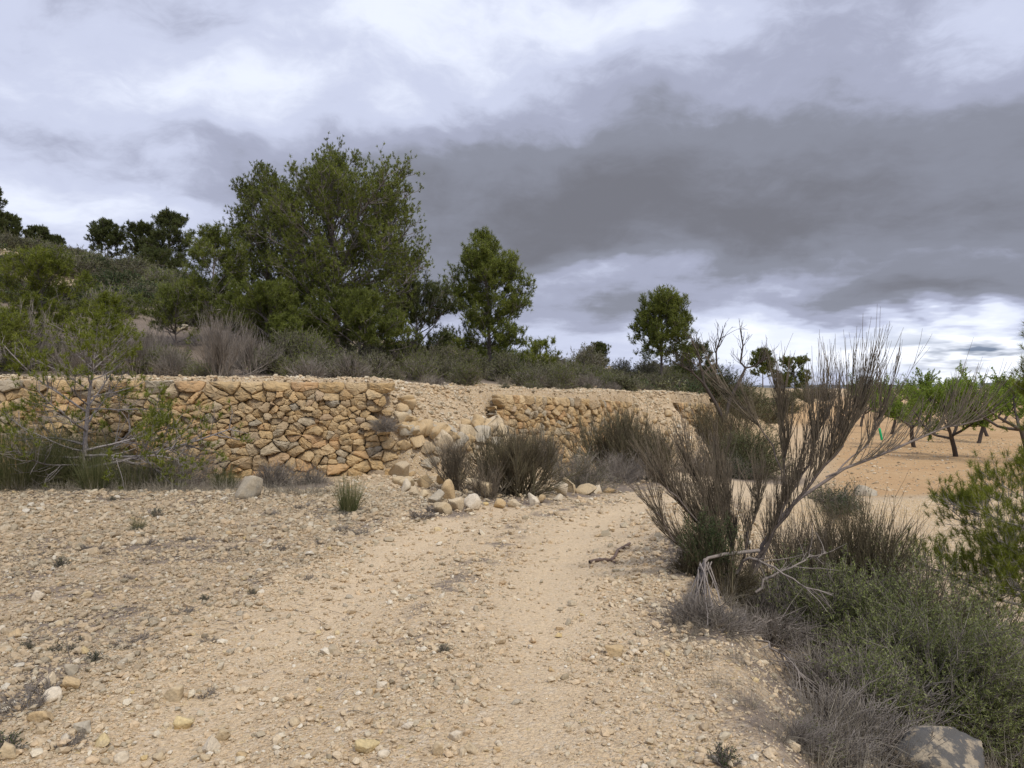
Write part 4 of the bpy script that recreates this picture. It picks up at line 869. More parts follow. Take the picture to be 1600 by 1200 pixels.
pine('pine_tree', 'low bushy pine in front of the second tallest pine', 425, 19, 1.9, [(0, 1.3), (.4, 1.25), (.8, .7), (1, .3)], 2600, 5, limbs=34, t0=0.02, nl=0.11, nn=13, nw=.015)
pine('pine_tree', 'low bushy pine under the middle of the tallest pine', 560, 19.5, 2.2, [(0, 1.6), (.4, 1.5), (.8, .8), (1, .3)], 3400, 6, limbs=36, t0=0.02, nl=0.11, nn=13, nw=.015)
pine('pine_tree', 'medium pine standing alone right of the big pine group', 765, 26, 5.05, [(0, 1.4), (.15, 1.7), (.35, 1.65), (.55, 1.35), (.75, .75), (.9, .4), (1, .2)], 6000, 7, limbs=66, t0=0.05, nl=0.125, nw=0.02, nn=14, ang=(8, 60))
pine('pine_tree', 'medium pine with a bare lower trunk between middle and far wall', 1035, 32, 4.35, [(0, 1.0), (.2, 1.4), (.45, 1.5), (.7, 1.0), (.9, .45), (1, .25)], 4300, 8, limbs=58, t0=0.16, nl=0.14, nw=0.020, nn=13, ang=(8, 58))
pine('pine_tree', 'squat dark pine right under the medium pine with bare trunk', 1085, 36, 2.2, [(0, 1.3), (.5, 1.2), (1, .3)], 1500, 9, limbs=28, t0=.02, nl=0.15, nw=0.022, nn=11, mat='pine_dark')
pine('pine_tree', 'small pine far behind the far wall, left one of the pair', 1192, 76, 4.0, [(0, 1.3), (.4, 1.6), (.8, 1.0), (1, .3)], 1800, 10, limbs=34, t0=.15, nl=0.2, nw=0.04, nn=11, mat='pine')
pine('pine_tree', 'small pine far behind the far wall, right one of the pair', 1242, 76, 4.0, [(0, 1.4), (.4, 1.9), (.8, 1.2), (1, .4)], 2200, 11, limbs=36, t0=.15, nl=0.2, nw=0.04, nn=11, mat='pine')
pine('pine_tree', 'bright green bushy pine on the terrace at the left edge', 62, 18, 2.55, [(0, 1.15), (.4, 1.2), (.8, .75), (1, .3)], 2600, 12, limbs=44, t0=.02, nl=0.11, nn=10, mat='pine_young')
pine('pine_tree', 'bright green bushy pine lower down at the very left edge', -5, 15.5, 1.35, [(0, .9), (.5, .8), (1, .3)], 1300, 13, limbs=28, t0=.02, nl=0.10, nn=9, mat='pine_young')
pine('pine_tree', 'slender pine sapling with bright tips behind the leaning young pine', 168, 17.5, 1.75, [(0, .55), (.5, .45), (1, .15)], 360, 14, limbs=18, t0=.1, nl=0.11, nn=12, mat='pine_young', bark='barkgrey')
pine('pine_tree', 'low green pine sapling on the slope right of the slender one', 275, 19.5, 1.5, [(0, 1.2), (.5, 1.0), (1, .3)], 1100, 15, limbs=28, t0=.02, nl=0.11, nn=8)
pine('pine_tree', 'low green pine sapling between the medium pine and the middle wall', 845, 30, 1.6, [(0, 1.1), (.5, .9), (1, .3)], 900, 16, limbs=26, t0=.02, nl=0.13, nw=.018, nn=8, mat='pine_young')
# skyline pines
SKYP = [('round-topped pine on the left skyline, left of the wide one', 168, 78, 4.6, 1.95, 1600, 20, .22), ('wide dark pine on the left skyline, tallest of the ridge group', 262, 76, 6.4, 2.35, 2400, 21, .22), ('dark pine squeezed between the two ridge pines', 224, 77, 4.6, 1.9, 1500, 22, .1),
        ('low dark pine at the foot of the ridge group', 245, 72, 2.6, 2.4, 1200, 23, .02), ('tall pine cut by the left edge on the skyline', -14, 62, 4.6, 1.0, 800, 24, .2), ('small round pine on the skyline next to the left edge', 14, 74, 2.4, 1.2, 700, 25, .05), ('low double-crowned pine on the skyline near the left edge', 58, 76, 2.3, 1.2, 700, 26, .05),
        ('low pine right beside the double-crowned one', 84, 77, 2.1, 1.0, 600, 27, .05), ('small dark pine on the horizon between the two medium pines', 937, 70, 2.7, 1.15, 500, 28, .12), ('tiny dark pine left of the small horizon pine', 911, 70, 1.5, .85, 300, 29, .05)]
for (lb, u, y, h, r, n, s, t0) in SKYP:
    pine('pine_tree', lb, u, y, h * 1.08, [(0, r * .85), (.35, r * 1.05), (.7, r * .9), (.9, r * .5), (1, r * .25)], int(n * 2.2), s, limbs=56, t0=t0, nl=0.20, nw=0.045, nn=10, mat='pine_dark', tw=.012, ang=(5, 50), group='pines on the skyline')
# the two young pines nearest the viewer
pine('young_pine', 'leaning young pine with bare grey branches in front of the near wall', 128, 11.5, 2.8, [(0, 1.2), (.18, 2.0), (.4, 1.45), (.7, .9), (1, .35)], 1600, 41, limbs=42, t0=.10, nl=0.07, nw=0.0085, nn=22, mat='pine_young', bark='barkgrey', lean=(.12, 0), bare=0.66, asym=(0.22, 0), r0=.045, ang=(-6, 45), tw=.004, dens=1.1)
pine('young_pine', 'young pine with loose bright tips at the right edge of the picture', 1612, 7.4, 4.1, [(0, .95), (.2, 1.15), (.38, 1.0), (.46, .6), (.52, .16), (.9, .12), (1, .12)], 2300, 42, limbs=60, t0=.08, nl=0.075, nw=0.0036, nn=46, mat='pine_young', bark='barkgrey', bare=0.42, r0=.035, ang=(-4, 30), tw=.0035, dens=1.2, spread=1.3)

# broom and shrubs along the track
fan('broom_shrub', 'big dark reddish broom above the boulder row', 800, 11.6, .92, .72, 90, 1200, 4200, 51, 'broomdark', r=.0045, basew=.16)
fan('broom_shrub', 'lighter thin broom left of the big dark one', 715, 11.6, .78, .5, 34, 420, 1300, 52, 'broom', r=.0035, lean=(-.15, 0))
fan('broom_shrub', 'small twiggy broom poking over the cream boulder', 762, 10.9, .55, .6, 24, 200, 600, 53, 'broom', r=.003)
dome('grey_shrub', 'grey-green shrub on the roadside pile before the middle wall', 905, 13.6, .62, .62, 260, 6000, 54, ll=.03, lw=.008)
fan('shrub', 'narrow upright grey shrub against the middle wall', 853, 15.2, .85, .16, 30, 260, 900, 55, 'greytwig', r=.004, basew=.12, leaf=('scrub', 2500, .03, .008))
fan('dead_bush', 'tall dark dead bush at the right end of the middle wall', 968, 17.0, 1.35, .45, 70, 900, 3000, 56, 'broomdark', r=.006, basew=.3, leaf=('rosemary', 2500, .04, .01))
fan('dead_bush', 'dark bush right of the tall dead one at the road edge', 1025, 16.2, .95, .55, 60, 900, 3000, 57, 'broomdark', r=.006, basew=.25, leaf=('rosemary', 1500, .04, .01))
dome('grey_shrub', 'pale grey shrub between the roadside pile and the dark bush', 972, 15.6, .75, .55, 220, 1500, 58, ll=.03, lw=.007, leafm='drygrass')
dome('green_bush', 'broad dark green bush at the end of the far wall', 1168, 21.2, 1.15, 1.45, 460, 22000, 59, leafm='bushgreen', stemm='broomdark', ll=.05, lw=.016, r=.004)
dome('green_bush', 'smaller green bush at the foot of the broad one', 1150, 20.4, .6, .6, 220, 6000, 60, leafm='rosemary', ll=.045, lw=.013, r=.004)
dome('grey_shrub', 'low grey shrub below the far break in the wall', 1090, 20.6, .9, .45, 200, 1500, 61, leafm='drygrass', ll=.04, lw=.008, r=.004)
dome('green_bush', 'small bright green bush on the brink below the orchard', 1303, 14.6, .62, .5, 260, 6500, 62, leafm='rosemary', ll=.04, lw=.012)
fan('dead_tree', 'tangled dark scrub around the dead gnarled tree', 1130, 27.5, 1.9, .5, 60, 700, 2200, 63, 'broomdark', r=.008, basew=.6, leaf=('scrub', 2500, .06, .014))
dome('cushion_shrub', 'round grey cushion shrub growing out of the near wall', 603, 13.25, .28, .26, 200, 0, 64, r=.0022, at=(XU(602, 13.25), 13.28, .80))
dome('cushion_shrub', 'small grey cushion on the rubble slope left of the middle wall', 737, 14.6, .16, .13, 120, 0, 65, r=.0025)
dome('grey_shrub', 'dark grey twiggy shrub right of the rounded grey boulder', 432, 12.0, .42, .42, 220, 700, 66, ll=.02, lw=.005, leafm='scrub')
dome('grey_shrub', 'small grey shrub at the wall foot right of the twiggy one', 487, 12.3, .30, .26, 150, 200, 67, ll=.02, lw=.005)
dome('cushion_shrub', 'round grey shrub on the wall top left of the bare twiggy bush', 270, 14.9, .42, .62, 260, 900, 68, ll=.02, lw=.006, leafm='scrub')
fan('bare_bush', 'bare dark twiggy bush standing on the near wall top', 343, 14.6, 1.15, .42, 30, 300, 900, 69, 'greytwig', r=.004)
fan('bare_bush', 'whitish bare bush in the scrub at the left edge', 42, 16.2, 1.3, .6, 22, 160, 500, 70, 'greytwig', r=.006)
for i, (u, y, h) in enumerate([(215, 15.2, .8), (160, 14.6, .7), (110, 14.2, .6), (390, 16.0, .9), (240, 17.0, .9)]):
    fan('bare_bush', 'bare grey bush among the scrub behind the near wall', u, y, h, .6, 26, 300, 900, 71 + i, 'greytwig', r=.004, group='bare grey bushes behind the near wall')
# grass
tussock('grass_tussock', 'huge green grass tussock at the left edge under the young pine', 30, 11.3, 1.15, .62, 3400, 81, w=.007, base=.55, dead=.4)
tussock('grass_tussock', 'large green grass tussock right of the huge one', 118, 11.7, .95, .62, 2300, 82, w=.007, base=.40, dead=.4)
tussock('grass_tussock', 'upright bright green grass tussock under the leaning young pine trunk', 148, 10.8, .62, .28, 700, 83, w=.006, base=.14, dead=.6)
tussock('grass_tussock', 'dark drooping grass tussock beneath the low bare branches', 215, 11.6, .6, .75, 1200, 84, w=.006, base=.35, dead=.6)
tussock('grass_tussock', 'green grass tussock left of the rounded grey boulder', 352, 11.6, .42, .45, 500, 85, w=.006, base=.12, dead=.5)
tussock('grass_tussock', 'lone green grass clump on the verge below the near wall', 545, 9.35, .50, .26, 420, 86, w=.0055, base=.09, dead=1.0, droop=-.5)
tussock('grass_tussock', 'small thin grass tuft on the left gravel', 216, 8.3, .22, .5, 130, 87, w=.004, base=.04, dead=.8)
dome('dark_undergrowth', 'dark dead undergrowth at the wall foot under the low bare branches', 262, 12.1, .85, .55, 260, 1500, 88, leafm='rosemary', ll=.03, lw=.008)

# almonds in the orchard
def almond(label, u, y, Ht, cr, seed, nleaf=5200, lean=0.25, group='almond trees in the orchard', lf=.078, dens=1.0, trunk=.32):
    rg = np.random.default_rng(seed); root = empty_at('almond_tree', label, 'tree', u, y, group, -.05)
    tr = grow([(0, 0, 0)], [(lean, rg.normal(0, .1), 1)], Ht * trunk, 7, .2, .09, rg); mb = MB(); tubes(mb, tr, .095, .075, 8)
    part(root, mb, 'trunk', 'barkdark')
    top = tr[0, -1]; n = 5; az = rg.uniform(0, 6.28) + np.arange(n) * 2 * np.pi / n + rg.normal(0, .25, n); el = R(25) + rg.normal(0, .18, n)
    d = np.stack([np.cos(az) * np.cos(el), np.sin(az) * np.cos(el), np.sin(el)], -1); L = cr * 1.15 * rg.uniform(.85, 1.15, n)
    o = np.repeat(top[None], n, 0) - np.array([0, 0, 1]) * rg.uniform(0, .12, n)[:, None]; P1 = grow(o, d, L, 8, .75, .14, rg); mb = MB(); tubes(mb, P1, .058, .025, 6)
    n2 = 54; o2, d2, t2, i2 = spawn(P1, n2, .3, 1, R(45), rg); L2 = rg.uniform(.35, .75, n2) * cr / 1.3; P2 = grow(o2, d2, L2, 6, .8, .12, rg); tubes(mb, P2, .018, .006, 4)
    n3 = 640; o3, d3, t3, i3 = spawn(P2, n3, .15, 1, R(50), rg); L3 = rg.uniform(.15, .45, n3); P3 = grow(o3, d3, L3, 4, .5, .1, rg); tubes(mb, P3, .006, .003, 3); part(root, mb, 'branches', 'barkdark')
    mb = MB(); oo, dd, tt, ii = spawn(P3, nleaf, .1, 1, R(50), rg); leaves(mb, oo, dd + [0, 0, .1], lf, lf * .4, rg, .5); part(root, mb, 'crown', 'almond', False); return root
almond('almond tree leaning left, its fork seen above the long bare limb', 1428, 33.5, 3.35, 1.75, 91, lean=-.35, nleaf=15000)
almond('almond tree with a slim dark trunk nearest the young pine top', 1493, 28.7, 3.1, 1.65, 92, lean=-.2, nleaf=16000)
almond('almond tree behind the slim one, trunk forking low', 1543, 41, 3.6, 2.0, 93, lean=-.3, nleaf=13000)
almond('nearest almond tree at the right edge with thick curved limb', 1604, 26.0, 3.4, 1.9, 94, lean=-.1, nleaf=20000, trunk=.38)
almond('distant almond tree seen between the slim one and the leaning one', 1493, 47, 3.6, 2.0, 95, nleaf=10000)
almond('distant almond tree in the back row at right', 1567, 58, 3.8, 2.2, 96, nleaf=9000, lf=.08)
almond('almond tree behind the brown broom plume', 1392, 43, 3.4, 1.9, 97, nleaf=10000)
almond('distant almond tree in the back row left of the leaning one', 1452, 56, 3.7, 2.2, 98, nleaf=9000, lf=.08)
almond('almond tree just left of the one leaning left, seen through the broom plume', 1345, 52, 3.4, 1.9, 111, nleaf=10000)
almond('almond tree in the second row between the slim one and the right edge', 1528, 36, 3.2, 1.8, 112, nleaf=13000)
rgA = np.random.default_rng(5)
for i in range(16):
    y = rgA.uniform(62, 130); u = rgA.uniform(1345, 1610)
    almond('small far almond tree in the back rows', u, y, 3.4, 2.0, 120 + i, nleaf=2200, lf=.16)

# sapling guard
def guard():
    root = empty_at('sapling_guard', 'bright green plastic sapling guard leaning in the orchard', 'plant guard', 1378, 38)
    a = np.linspace(0, 2 * np.pi, 12, endpoint=False); mb = MB(); V = []
    for k, z in enumerate(np.linspace(0, .62, 6)):
        for r in (.06, .054): V.append(np.stack([np.cos(a) * r - .22 * z, np.sin(a) * r, np.full(12, z)], -1))
    V = np.concatenate(V); Q = []
    for k in range(5):
        for s in range(12):
            s2 = (s + 1) % 12; Q.append((24 * k + s, 24 * k + s2, 24 * (k + 1) + s2, 24 * (k + 1) + s)); Q.append((24 * k + 12 + s2, 24 * k + 12 + s, 24 * (k + 1) + 12 + s, 24 * (k + 1) + 12 + s2))
    for s in range(12): s2 = (s + 1) % 12; Q.append((120 + s, 120 + s2, 132 + s2, 132 + s))
    mb.add(V, Q=Q); part(root, mb, 'sleeve', 'green')
    mb = MB(); tubes(mb, np.array([[(0.07, 0, -.1), (-.05, 0, .45), (-.13, 0, .75)]]), .012, .009, 6); part(root, mb, 'stake', 'barkdark')
guard()

# dead gnarled tree
def gnarled():
    root = empty_at('dead_tree', 'dead gnarled tree with bare twisted limbs behind the far wall', 'tree', 1132, 27.5)
    b = np.array(root.location)
    def path(l): return np.array([[np.array(pt(*p)) - b for p in l]])
    mb = MB()
    main = [[(1132, 660, 27.5), (1118, 630, 27.4), (1100, 600, 27.3), (1098, 585, 27.3), (1112, 571, 27.2), (1122, 576, 27.2)], [(1132, 660, 27.5), (1140, 625, 27.8), (1158, 590, 27.9), (1165, 575, 28), (1157, 566, 28), (1161, 540, 28), (1157, 515, 28)], [(1165, 575, 28), (1180, 572, 28.1), (1195, 560, 28.2)],
            [(1100, 600, 27.3), (1080, 580, 27.1), (1062, 570, 27)], [(1098, 588, 27.3), (1092, 560, 27.2), (1086, 540, 27.1)], [(1120, 574, 27.2), (1119, 550, 27.2), (1126, 528, 27.2)]]
    for i, l in enumerate(main):
        P = path(l); tubes(mb, P, .075 if i < 2 else .04, .025, 6)
    part(root, mb, 'trunk', 'barkdark'); rg = np.random.default_rng(3); mb = MB()
    for l in main[1:]:
        P = path(l); o, d, t, i = spawn(P, 16, .4, 1, R(35), rg); P2 = grow(o, d + [0, 0, .3], rg.uniform(.3, .9, 16), 6, .5, .15, rg); tubes(mb, P2, .014, .005, 4)
        o, d, t, i = spawn(P2, 30, .3, 1, R(35), rg); tubes(mb, grow(o, d, rg.uniform(.15, .4, 30), 4, .3, .15, rg), .007, .004, 3)
    part(root, mb, 'branches', 'barkdark')
gnarled()
# ------------------------------------------------------------------ the big broom on the right verge
def big_broom(label, base, limbs, seed, ntw, mat='broom', name='broom_shrub', r=1.0, tuft=()):
    bx, by, bz = base; root = thing(name, label, 'shrub', base); b = np.array(base); rg = np.random.default_rng(seed)
    mb = MB(); PP = []
    for (pts, r0, r1) in limbs:
        A = np.array([pt(*p) for p in pts]) - b; K = 14; s = np.linspace(0, len(A) - 1, K); P = np.stack([np.interp(s, np.arange(len(A)), A[:, k]) for k in range(3)], -1)
        for _ in range(2): P[1:-1] = .5 * P[1:-1] + .25 * P[:-2] + .25 * P[2:]
        P[1:-1] += rg.normal(0, .012, (K - 2, 3)); tubes(mb, P[None], r0 * .8, r1, 7); PP.append(P)
    part(root, mb, 'main_limbs', 'limb')
    PP = np.array(PP)
    mb = MB(); mb2 = MB()
    for (k, n, t0, t1, up, L, dirb) in tuft:
        o, d, t, i = spawn(PP[k:k + 1], n, t0, t1, R(38), rg); d = norm(d * .55 + np.array(dirb)); Ls = L * rg.uniform(.45, 1.05, n)
        P1 = grow(o, d, Ls, 8, up, .035, rg); tubes(mb, P1, .0052 * r, .0015, 3)
        m = n * ntw; o, d, t, i = spawn(P1, m, .08, .85, R(13), rg, w=Ls); P2 = grow(o, d, Ls[i] * rg.uniform(.15, .5, m), 5, up * .4, .03, rg); tubes(mb2, P2, .0026 * r, .0012, 3)
    part(root, mb, 'stems', mat); part(root, mb2, 'twigs', mat)
    return root
b0 = gp(1165, 6.6, -.05)
big_broom('tall broom with one long bare limb arching right over the bank', b0, [
    ([(1165, 905, 6.6), (1195, 850, 6.6), (1228, 790, 6.7), (1290, 745, 6.9), (1400, 700, 7.1), (1470, 668, 7.3), (1535, 655, 7.5)], .026, .008),
    ([(1170, 900, 6.6), (1205, 835, 6.5), (1245, 775, 6.4), (1285, 730, 6.3), (1320, 695, 6.3), (1345, 650, 6.3)], .022, .006),
    ([(1175, 900, 6.6), (1215, 820, 6.5), (1232, 770, 6.5), (1258, 730, 6.6), (1280, 680, 6.6), (1298, 635, 6.6)], .020, .005),
    ([(1215, 820, 6.5), (1225, 760, 6.5), (1228, 700, 6.6), (1222, 650, 6.7), (1215, 620, 6.7)], .014, .005),
    ([(1232, 770, 6.5), (1205, 690, 6.6), (1165, 640, 6.7), (1120, 595, 6.8)], .010, .004),
    ([(1290, 745, 6.9), (1350, 700, 7.0), (1372, 660, 7.0), (1380, 640, 7.)], .010, .004)],
    201, 3, tuft=[(0, 46, .5, 1, .7, .75, (.5, 0, .65)), (0, 26, .75, 1, .6, .7, (.2, 0, .9)), (1, 120, .5, 1, .5, .85, (.08, 0, 1.)), (2, 80, .35, 1, .5, .75, (.0, 0, 1.)), (3, 90, .35, .95, .5, .5, (0, 0, 1.)), (4, 36, .4, 1, .4, .55, (-.5, 0, .7)), (5, 40, .3, 1, .6, .7, (.15, 0, 1.)), (1, 30, .15, .5, .6, .5, (-.05, 0, 1.)), (2, 50, .1, .4, .6, .5, (.0, 0, 1.))], r=.9)
b1 = gp(1140, 6.5, -.05)
big_broom('dense broom fanning left over the track from the same spot', b1, [
    ([(1140, 900, 6.5), (1110, 850, 6.4), (1080, 800, 6.2), (1040, 760, 6.0)], .018, .005), ([(1142, 900, 6.5), (1125, 840, 6.5), (1105, 780, 6.5), (1080, 735, 6.5)], .018, .005),
    ([(1145, 900, 6.5), (1140, 840, 6.6), (1130, 780, 6.8), (1120, 740, 6.9)], .018, .005), ([(1138, 900, 6.5), (1090, 870, 6.2), (1050, 840, 6.0), (1025, 800, 5.8)], .012, .004), ([(1150, 900, 6.5), (1165, 850, 6.4), (1180, 800, 6.4), (1185, 760, 6.4)], .012, .004)],
    202, 6, tuft=[(0, 120, .15, 1, .4, .6, (-.4, 0, .8)), (1, 130, .15, 1, .4, .6, (-.28, 0, .9)), (2, 120, .15, 1, .4, .6, (-.12, .1, 1.)), (3, 60, .1, 1, .5, .5, (-.6, -.1, .7)), (4, 50, .2, 1, .5, .45, (0, 0, 1.))], r=.85)
b2 = gp(1318, 6.9, -.05)
fan('broom_shrub', 'upright dark broom clump rising behind the olive green bush', 1325, 7.0, 1.15, .20, 60, 700, 2400, 203, 'broomdark', r=.0038, basew=.20)
fan('broom_shrub', 'thin reddish broom between the big broom and the dark clump', 1262, 7.0, .95, .40, 60, 620, 1900, 204, 'broom', r=.0032, basew=.16)
fan('broom_shrub', 'thin dark broom standing out of the olive green bush at right', 1462, 6.3, .95, .24, 26, 220, 600, 205, 'broomdark', r=.0032, basew=.10)
fan('broom_shrub', 'sparse leaning broom stems left of the young pine', 1495, 6.9, 1.05, .45, 12, 60, 150, 206, 'broom', r=.004, lean=(.45, 0))
for k, (u, y, rd, h, lb) in enumerate([(1130, 6.5, .34, .42, 'dark tangle of dead twigs at the left foot of the tall broom'), (1185, 6.4, .40, .40, 'dark tangle of dead twigs under the tall broom trunk'), (1235, 6.5, .42, .45, 'dark tangle of dead twigs between tall broom and olive green bush'), (1290, 6.9, .45, .5, 'dark tangle of twigs under the upright broom clump'), (1085, 6.2, .22, .22, 'low dark twig tangle at the track edge under the left broom fan')]):
    dome('twig_tangle', lb, u, y, rd, h, 260, 0, 280 + k, stemm=('broomdark', 'greytwig')[k % 2], r=.0028, n2f=8)
# broken, hanging dead branch
def hanging():
    b = np.array(gp(1090, 5.9)); root = thing('dead_branch', 'broken pale dead branch hanging over the track edge', 'branch', tuple(b)); rg = np.random.default_rng(9); mb = MB()
    A = np.array([pt(*p) for p in [(1185, 860, 6.4), (1130, 866, 6.0), (1105, 872, 5.8), (1092, 890, 5.6)]]) - b; tubes(mb, A[None], .016, .011, 6); part(root, mb, 'limb', 'deadwood')
    n = 26; o = np.repeat(A[2:3], n, 0) + rg.normal(0, .02, (n, 3)) + (A[3] - A[2]) * rg.random((n, 1)); tip = np.array([np.array(pt(u, v, spot(u, v + 6) - .02)) - b for u, v in zip(rg.uniform(1045, 1135, n), rg.uniform(940, 1000, n))])
    P = grow(o, tip - o, np.linalg.norm(tip - o, axis=1) * .98, 8, -.15, .05, rg); mb = MB(); tubes(mb, P, .0065, .003, 4)
    o, d, t, i = spawn(P, 60, .3, .9, R(18), rg); tubes(mb, grow(o, d, rg.uniform(.1, .25, 60), 4, -.2, .06, rg), .0028, .0015, 3); part(root, mb, 'twigs', 'deadwood')
hanging()
def deadlimb(label, pts, r0, r1, seed, n=14, name='dead_branch'):
    y0 = pts[0][2]; b = np.array(pt(*pts[0])); root = thing(name, label, 'branch', tuple(b)); rg = np.random.default_rng(seed)
    A = np.array([pt(*p) for p in pts]) - b; s = np.linspace(0, len(A) - 1, 12); P = np.stack([np.interp(s, np.arange(len(A)), A[:, k]) for k in range(3)], -1); P[1:-1] += rg.normal(0, .012, (10, 3)); mb = MB(); tubes(mb, P[None], r0, r1, 6); part(root, mb, 'limb', 'deadwood')
    o, d, t, i = spawn(P[None], n, .3, 1, R(35), rg); P2 = grow(o, d, rg.uniform(.12, .4, n), 6, .1, .1, rg); mb = MB(); tubes(mb, P2, .005, .002, 4); part(root, mb, 'twigs', 'deadwood')
deadlimb('grey crooked dead branch across the broom base, pointing right', [(1150, 895, 6.3), (1168, 872, 6.2), (1200, 880, 6.1), (1245, 910, 5.9), (1300, 930, 5.8)], .014, .005, 1)
deadlimb('pale dead branch rising right from the broom base', [(1180, 925, 6.1), (1215, 895, 6.1), (1250, 880, 6.2), (1290, 862, 6.3)], .012, .004, 2)
deadlimb('long grey dead branch lying down the bank', [(1165, 985, 5.7), (1190, 1000, 5.4), (1225, 1025, 5.1), (1255, 1060, 4.9)], .010, .004, 3)
deadlimb('bleached dead branch in front of the olive green bush', [(1175, 965, 6.0), (1215, 975, 5.9), (1255, 985, 5.8)], .013, .005, 4)
# stick on the track
def stick():
    y = spot(922, 882); b = np.array(gp(922, y, .012)); root = thing('fallen_stick', 'crooked brown stick lying on the track', 'stick', tuple(b))
    def g(u, v):
        yy = spot(u, v); return np.array([XU(u, yy), yy, H(XU(u, yy), yy) + .016]) - b
    P = np.array([[g(921, 881), g(932, 879), g(943, 877), g(954, 878), g(961, 873), g(965, 864), g(973, 858), g(984, 853)]]); mb = MB(); tubes(mb, P, .017, .013, 7); part(root, mb, 'stem', 'stick')
    mb = MB(); tubes(mb, np.array([[g(938, 878), g(937, 874)], [g(956, 877), g(961, 883)], [g(979, 856), g(984, 858)]]), .010, .006, 5); part(root, mb, 'side_shoots', 'stick')
stick()
# rosemary and olive-green bushes on the bank
fan('rosemary_bush', 'dark green rosemary inside the left broom fan', 1104, 6.1, .48, .22, 26, 260, 700, 210, 'broomdark', r=.003, basew=.09, leaf=('rosemary', 9000, .022, .005))
dome('olive_bush', 'large olive green bush below the upright dark broom clump', 1385, 6.5, .95, 1.0, 420, 42000, 211, leafm='greenbush', ll=.034, lw=.008, n2f=8)
dome('olive_bush', 'olive green bush spreading left beside the big broom base', 1270, 6.4, .62, .62, 300, 20000, 212, leafm='greenbush', ll=.034, lw=.008, n2f=8)
dome('olive_bush', 'nearest olive green bush just above the big lichened boulder', 1470, 5.35, .72, .78, 420, 46000, 213, leafm='greenbush', ll=.030, lw=.007, n2f=8)
dome('olive_bush', 'olive green bush cut by the right edge at the bottom', 1600, 5.2, .55, .6, 280, 22000, 214, leafm='greenbush', ll=.030, lw=.007)
dome('olive_bush', 'olive green bush between the nearest one and the large one', 1395, 5.8, .55, .55, 300, 22000, 215, leafm='greenbush', ll=.030, lw=.007)
dome('olive_bush', 'small olive green bush low on the bank left of the nearest olive bush', 1365, 5.0, .38, .42, 240, 11000, 216, leafm='greenbush', ll=.030, lw=.007)
dome('olive_bush', 'thin green shrub at the bottom edge right of the track', 1262, 3.75, .16, .16, 90, 900, 217, leafm='greenbush', ll=.018, lw=.004)
# grey dead grass on the bank
DG = [(1100, 5.1, .22), (1075, 4.7, .18), (1130, 4.8, .2), (1150, 4.3, .12), (1165, 3.7, .14), (1280, 4.2, .38), (1340, 4.3, .30), (1365, 4.6, .34), (1180, 6.0, .3), (1130, 6.0, .25), (1270, 5.5, .38), (1330, 5.3, .45), (1370, 4.2, .35),
      (1210, 3.4, .15), (1270, 3.4, .2), (1330, 3.6, .35), (1150, 6.3, .3), (1200, 6.4, .35), (1240, 6.0, .35), (1085, 6.6, .2), (1065, 7.2, .2), (1380, 3.7, .3), (1540, 4.4, .3), (1590, 4.3, .35), (1500, 7.4, .4), (1550, 6.4, .35), (1420, 4.6, .3), (1100, 4.3, .12), (1125, 3.9, .12)]
dgt = []
for k in range(4):
    dgt.append(tussock('dry_grass', 'dead grey grass tuft on the crumbling bank right of the track', 1100, 5.1, .34, .85, 210, 230 + k, mat='drygrass', w=.0035, base=.12, droop=-1.3, group='dead grass tufts on the bank'))
rgD = np.random.default_rng(8)
for k, (u, y, h) in enumerate(DG):
    t = dgt[k % 4]; x, yy, z = gp(u, y, -.02)
    if k < 4: t.location = (x, yy, z); t.scale = (h / .32,) * 3
    else: copy_tree(t, loc=(x, yy, z), rz=rgD.uniform(0, 6.28), sc=(h / .32,) * 3)
dt = dome('twig_tangle', 'grey dead twig tangle on the crumbling bank', 1120, 4.9, .24, .16, 130, 0, 240, r=.0022, stemm='greytwig', group='dead twig tangles on the bank')
for k, (u, y, s) in enumerate([(1265, 4.0, .8), (1240, 3.6, .7), (1350, 4.4, 1.6), (1330, 5.4, 1.9), (1380, 5.0, 1.8), (1300, 4.4, 1.5), (1085, 5.0, 1.), (1150, 5.2, .9), (1270, 5.1, 1.4), (1310, 5.0, 1.5), (1200, 5.9, 1.5), (1300, 3.9, 1.2), (1160, 6.5, 1.8), (1220, 6.7, 1.8), (1290, 6.0, 1.6), (1540, 5.6, 1.4), (1480, 6.6, 1.6), (1090, 6.9, 1.0)]):
    x, yy, z = gp(u, y, -.02); copy_tree(dt, loc=(x, yy, z), rz=rgD.uniform(0, 6.28), sc=(s, s, s))
fr = tussock('dry_grass', 'dead grey grass tuft on the gravel edge below the near wall', 100, 10.6, .26, .95, 240, 245, mat='drygrass', w=.004, base=.2, droop=-1.4, group='dead grass tufts along the gravel edge')
for k in range(26):
    u = 10 + k * 19 + rgD.uniform(-9, 9); y = 10.75 + rgD.uniform(-.25, .45); s_ = rgD.uniform(.6, 1.3); loc = gp(u, y, -.02)
    if k == 0: fr.location = loc
    else: copy_tree(fr, loc=loc, rz=rgD.uniform(0, 6.28), sc=(s_ * 1.4, s_, s_))
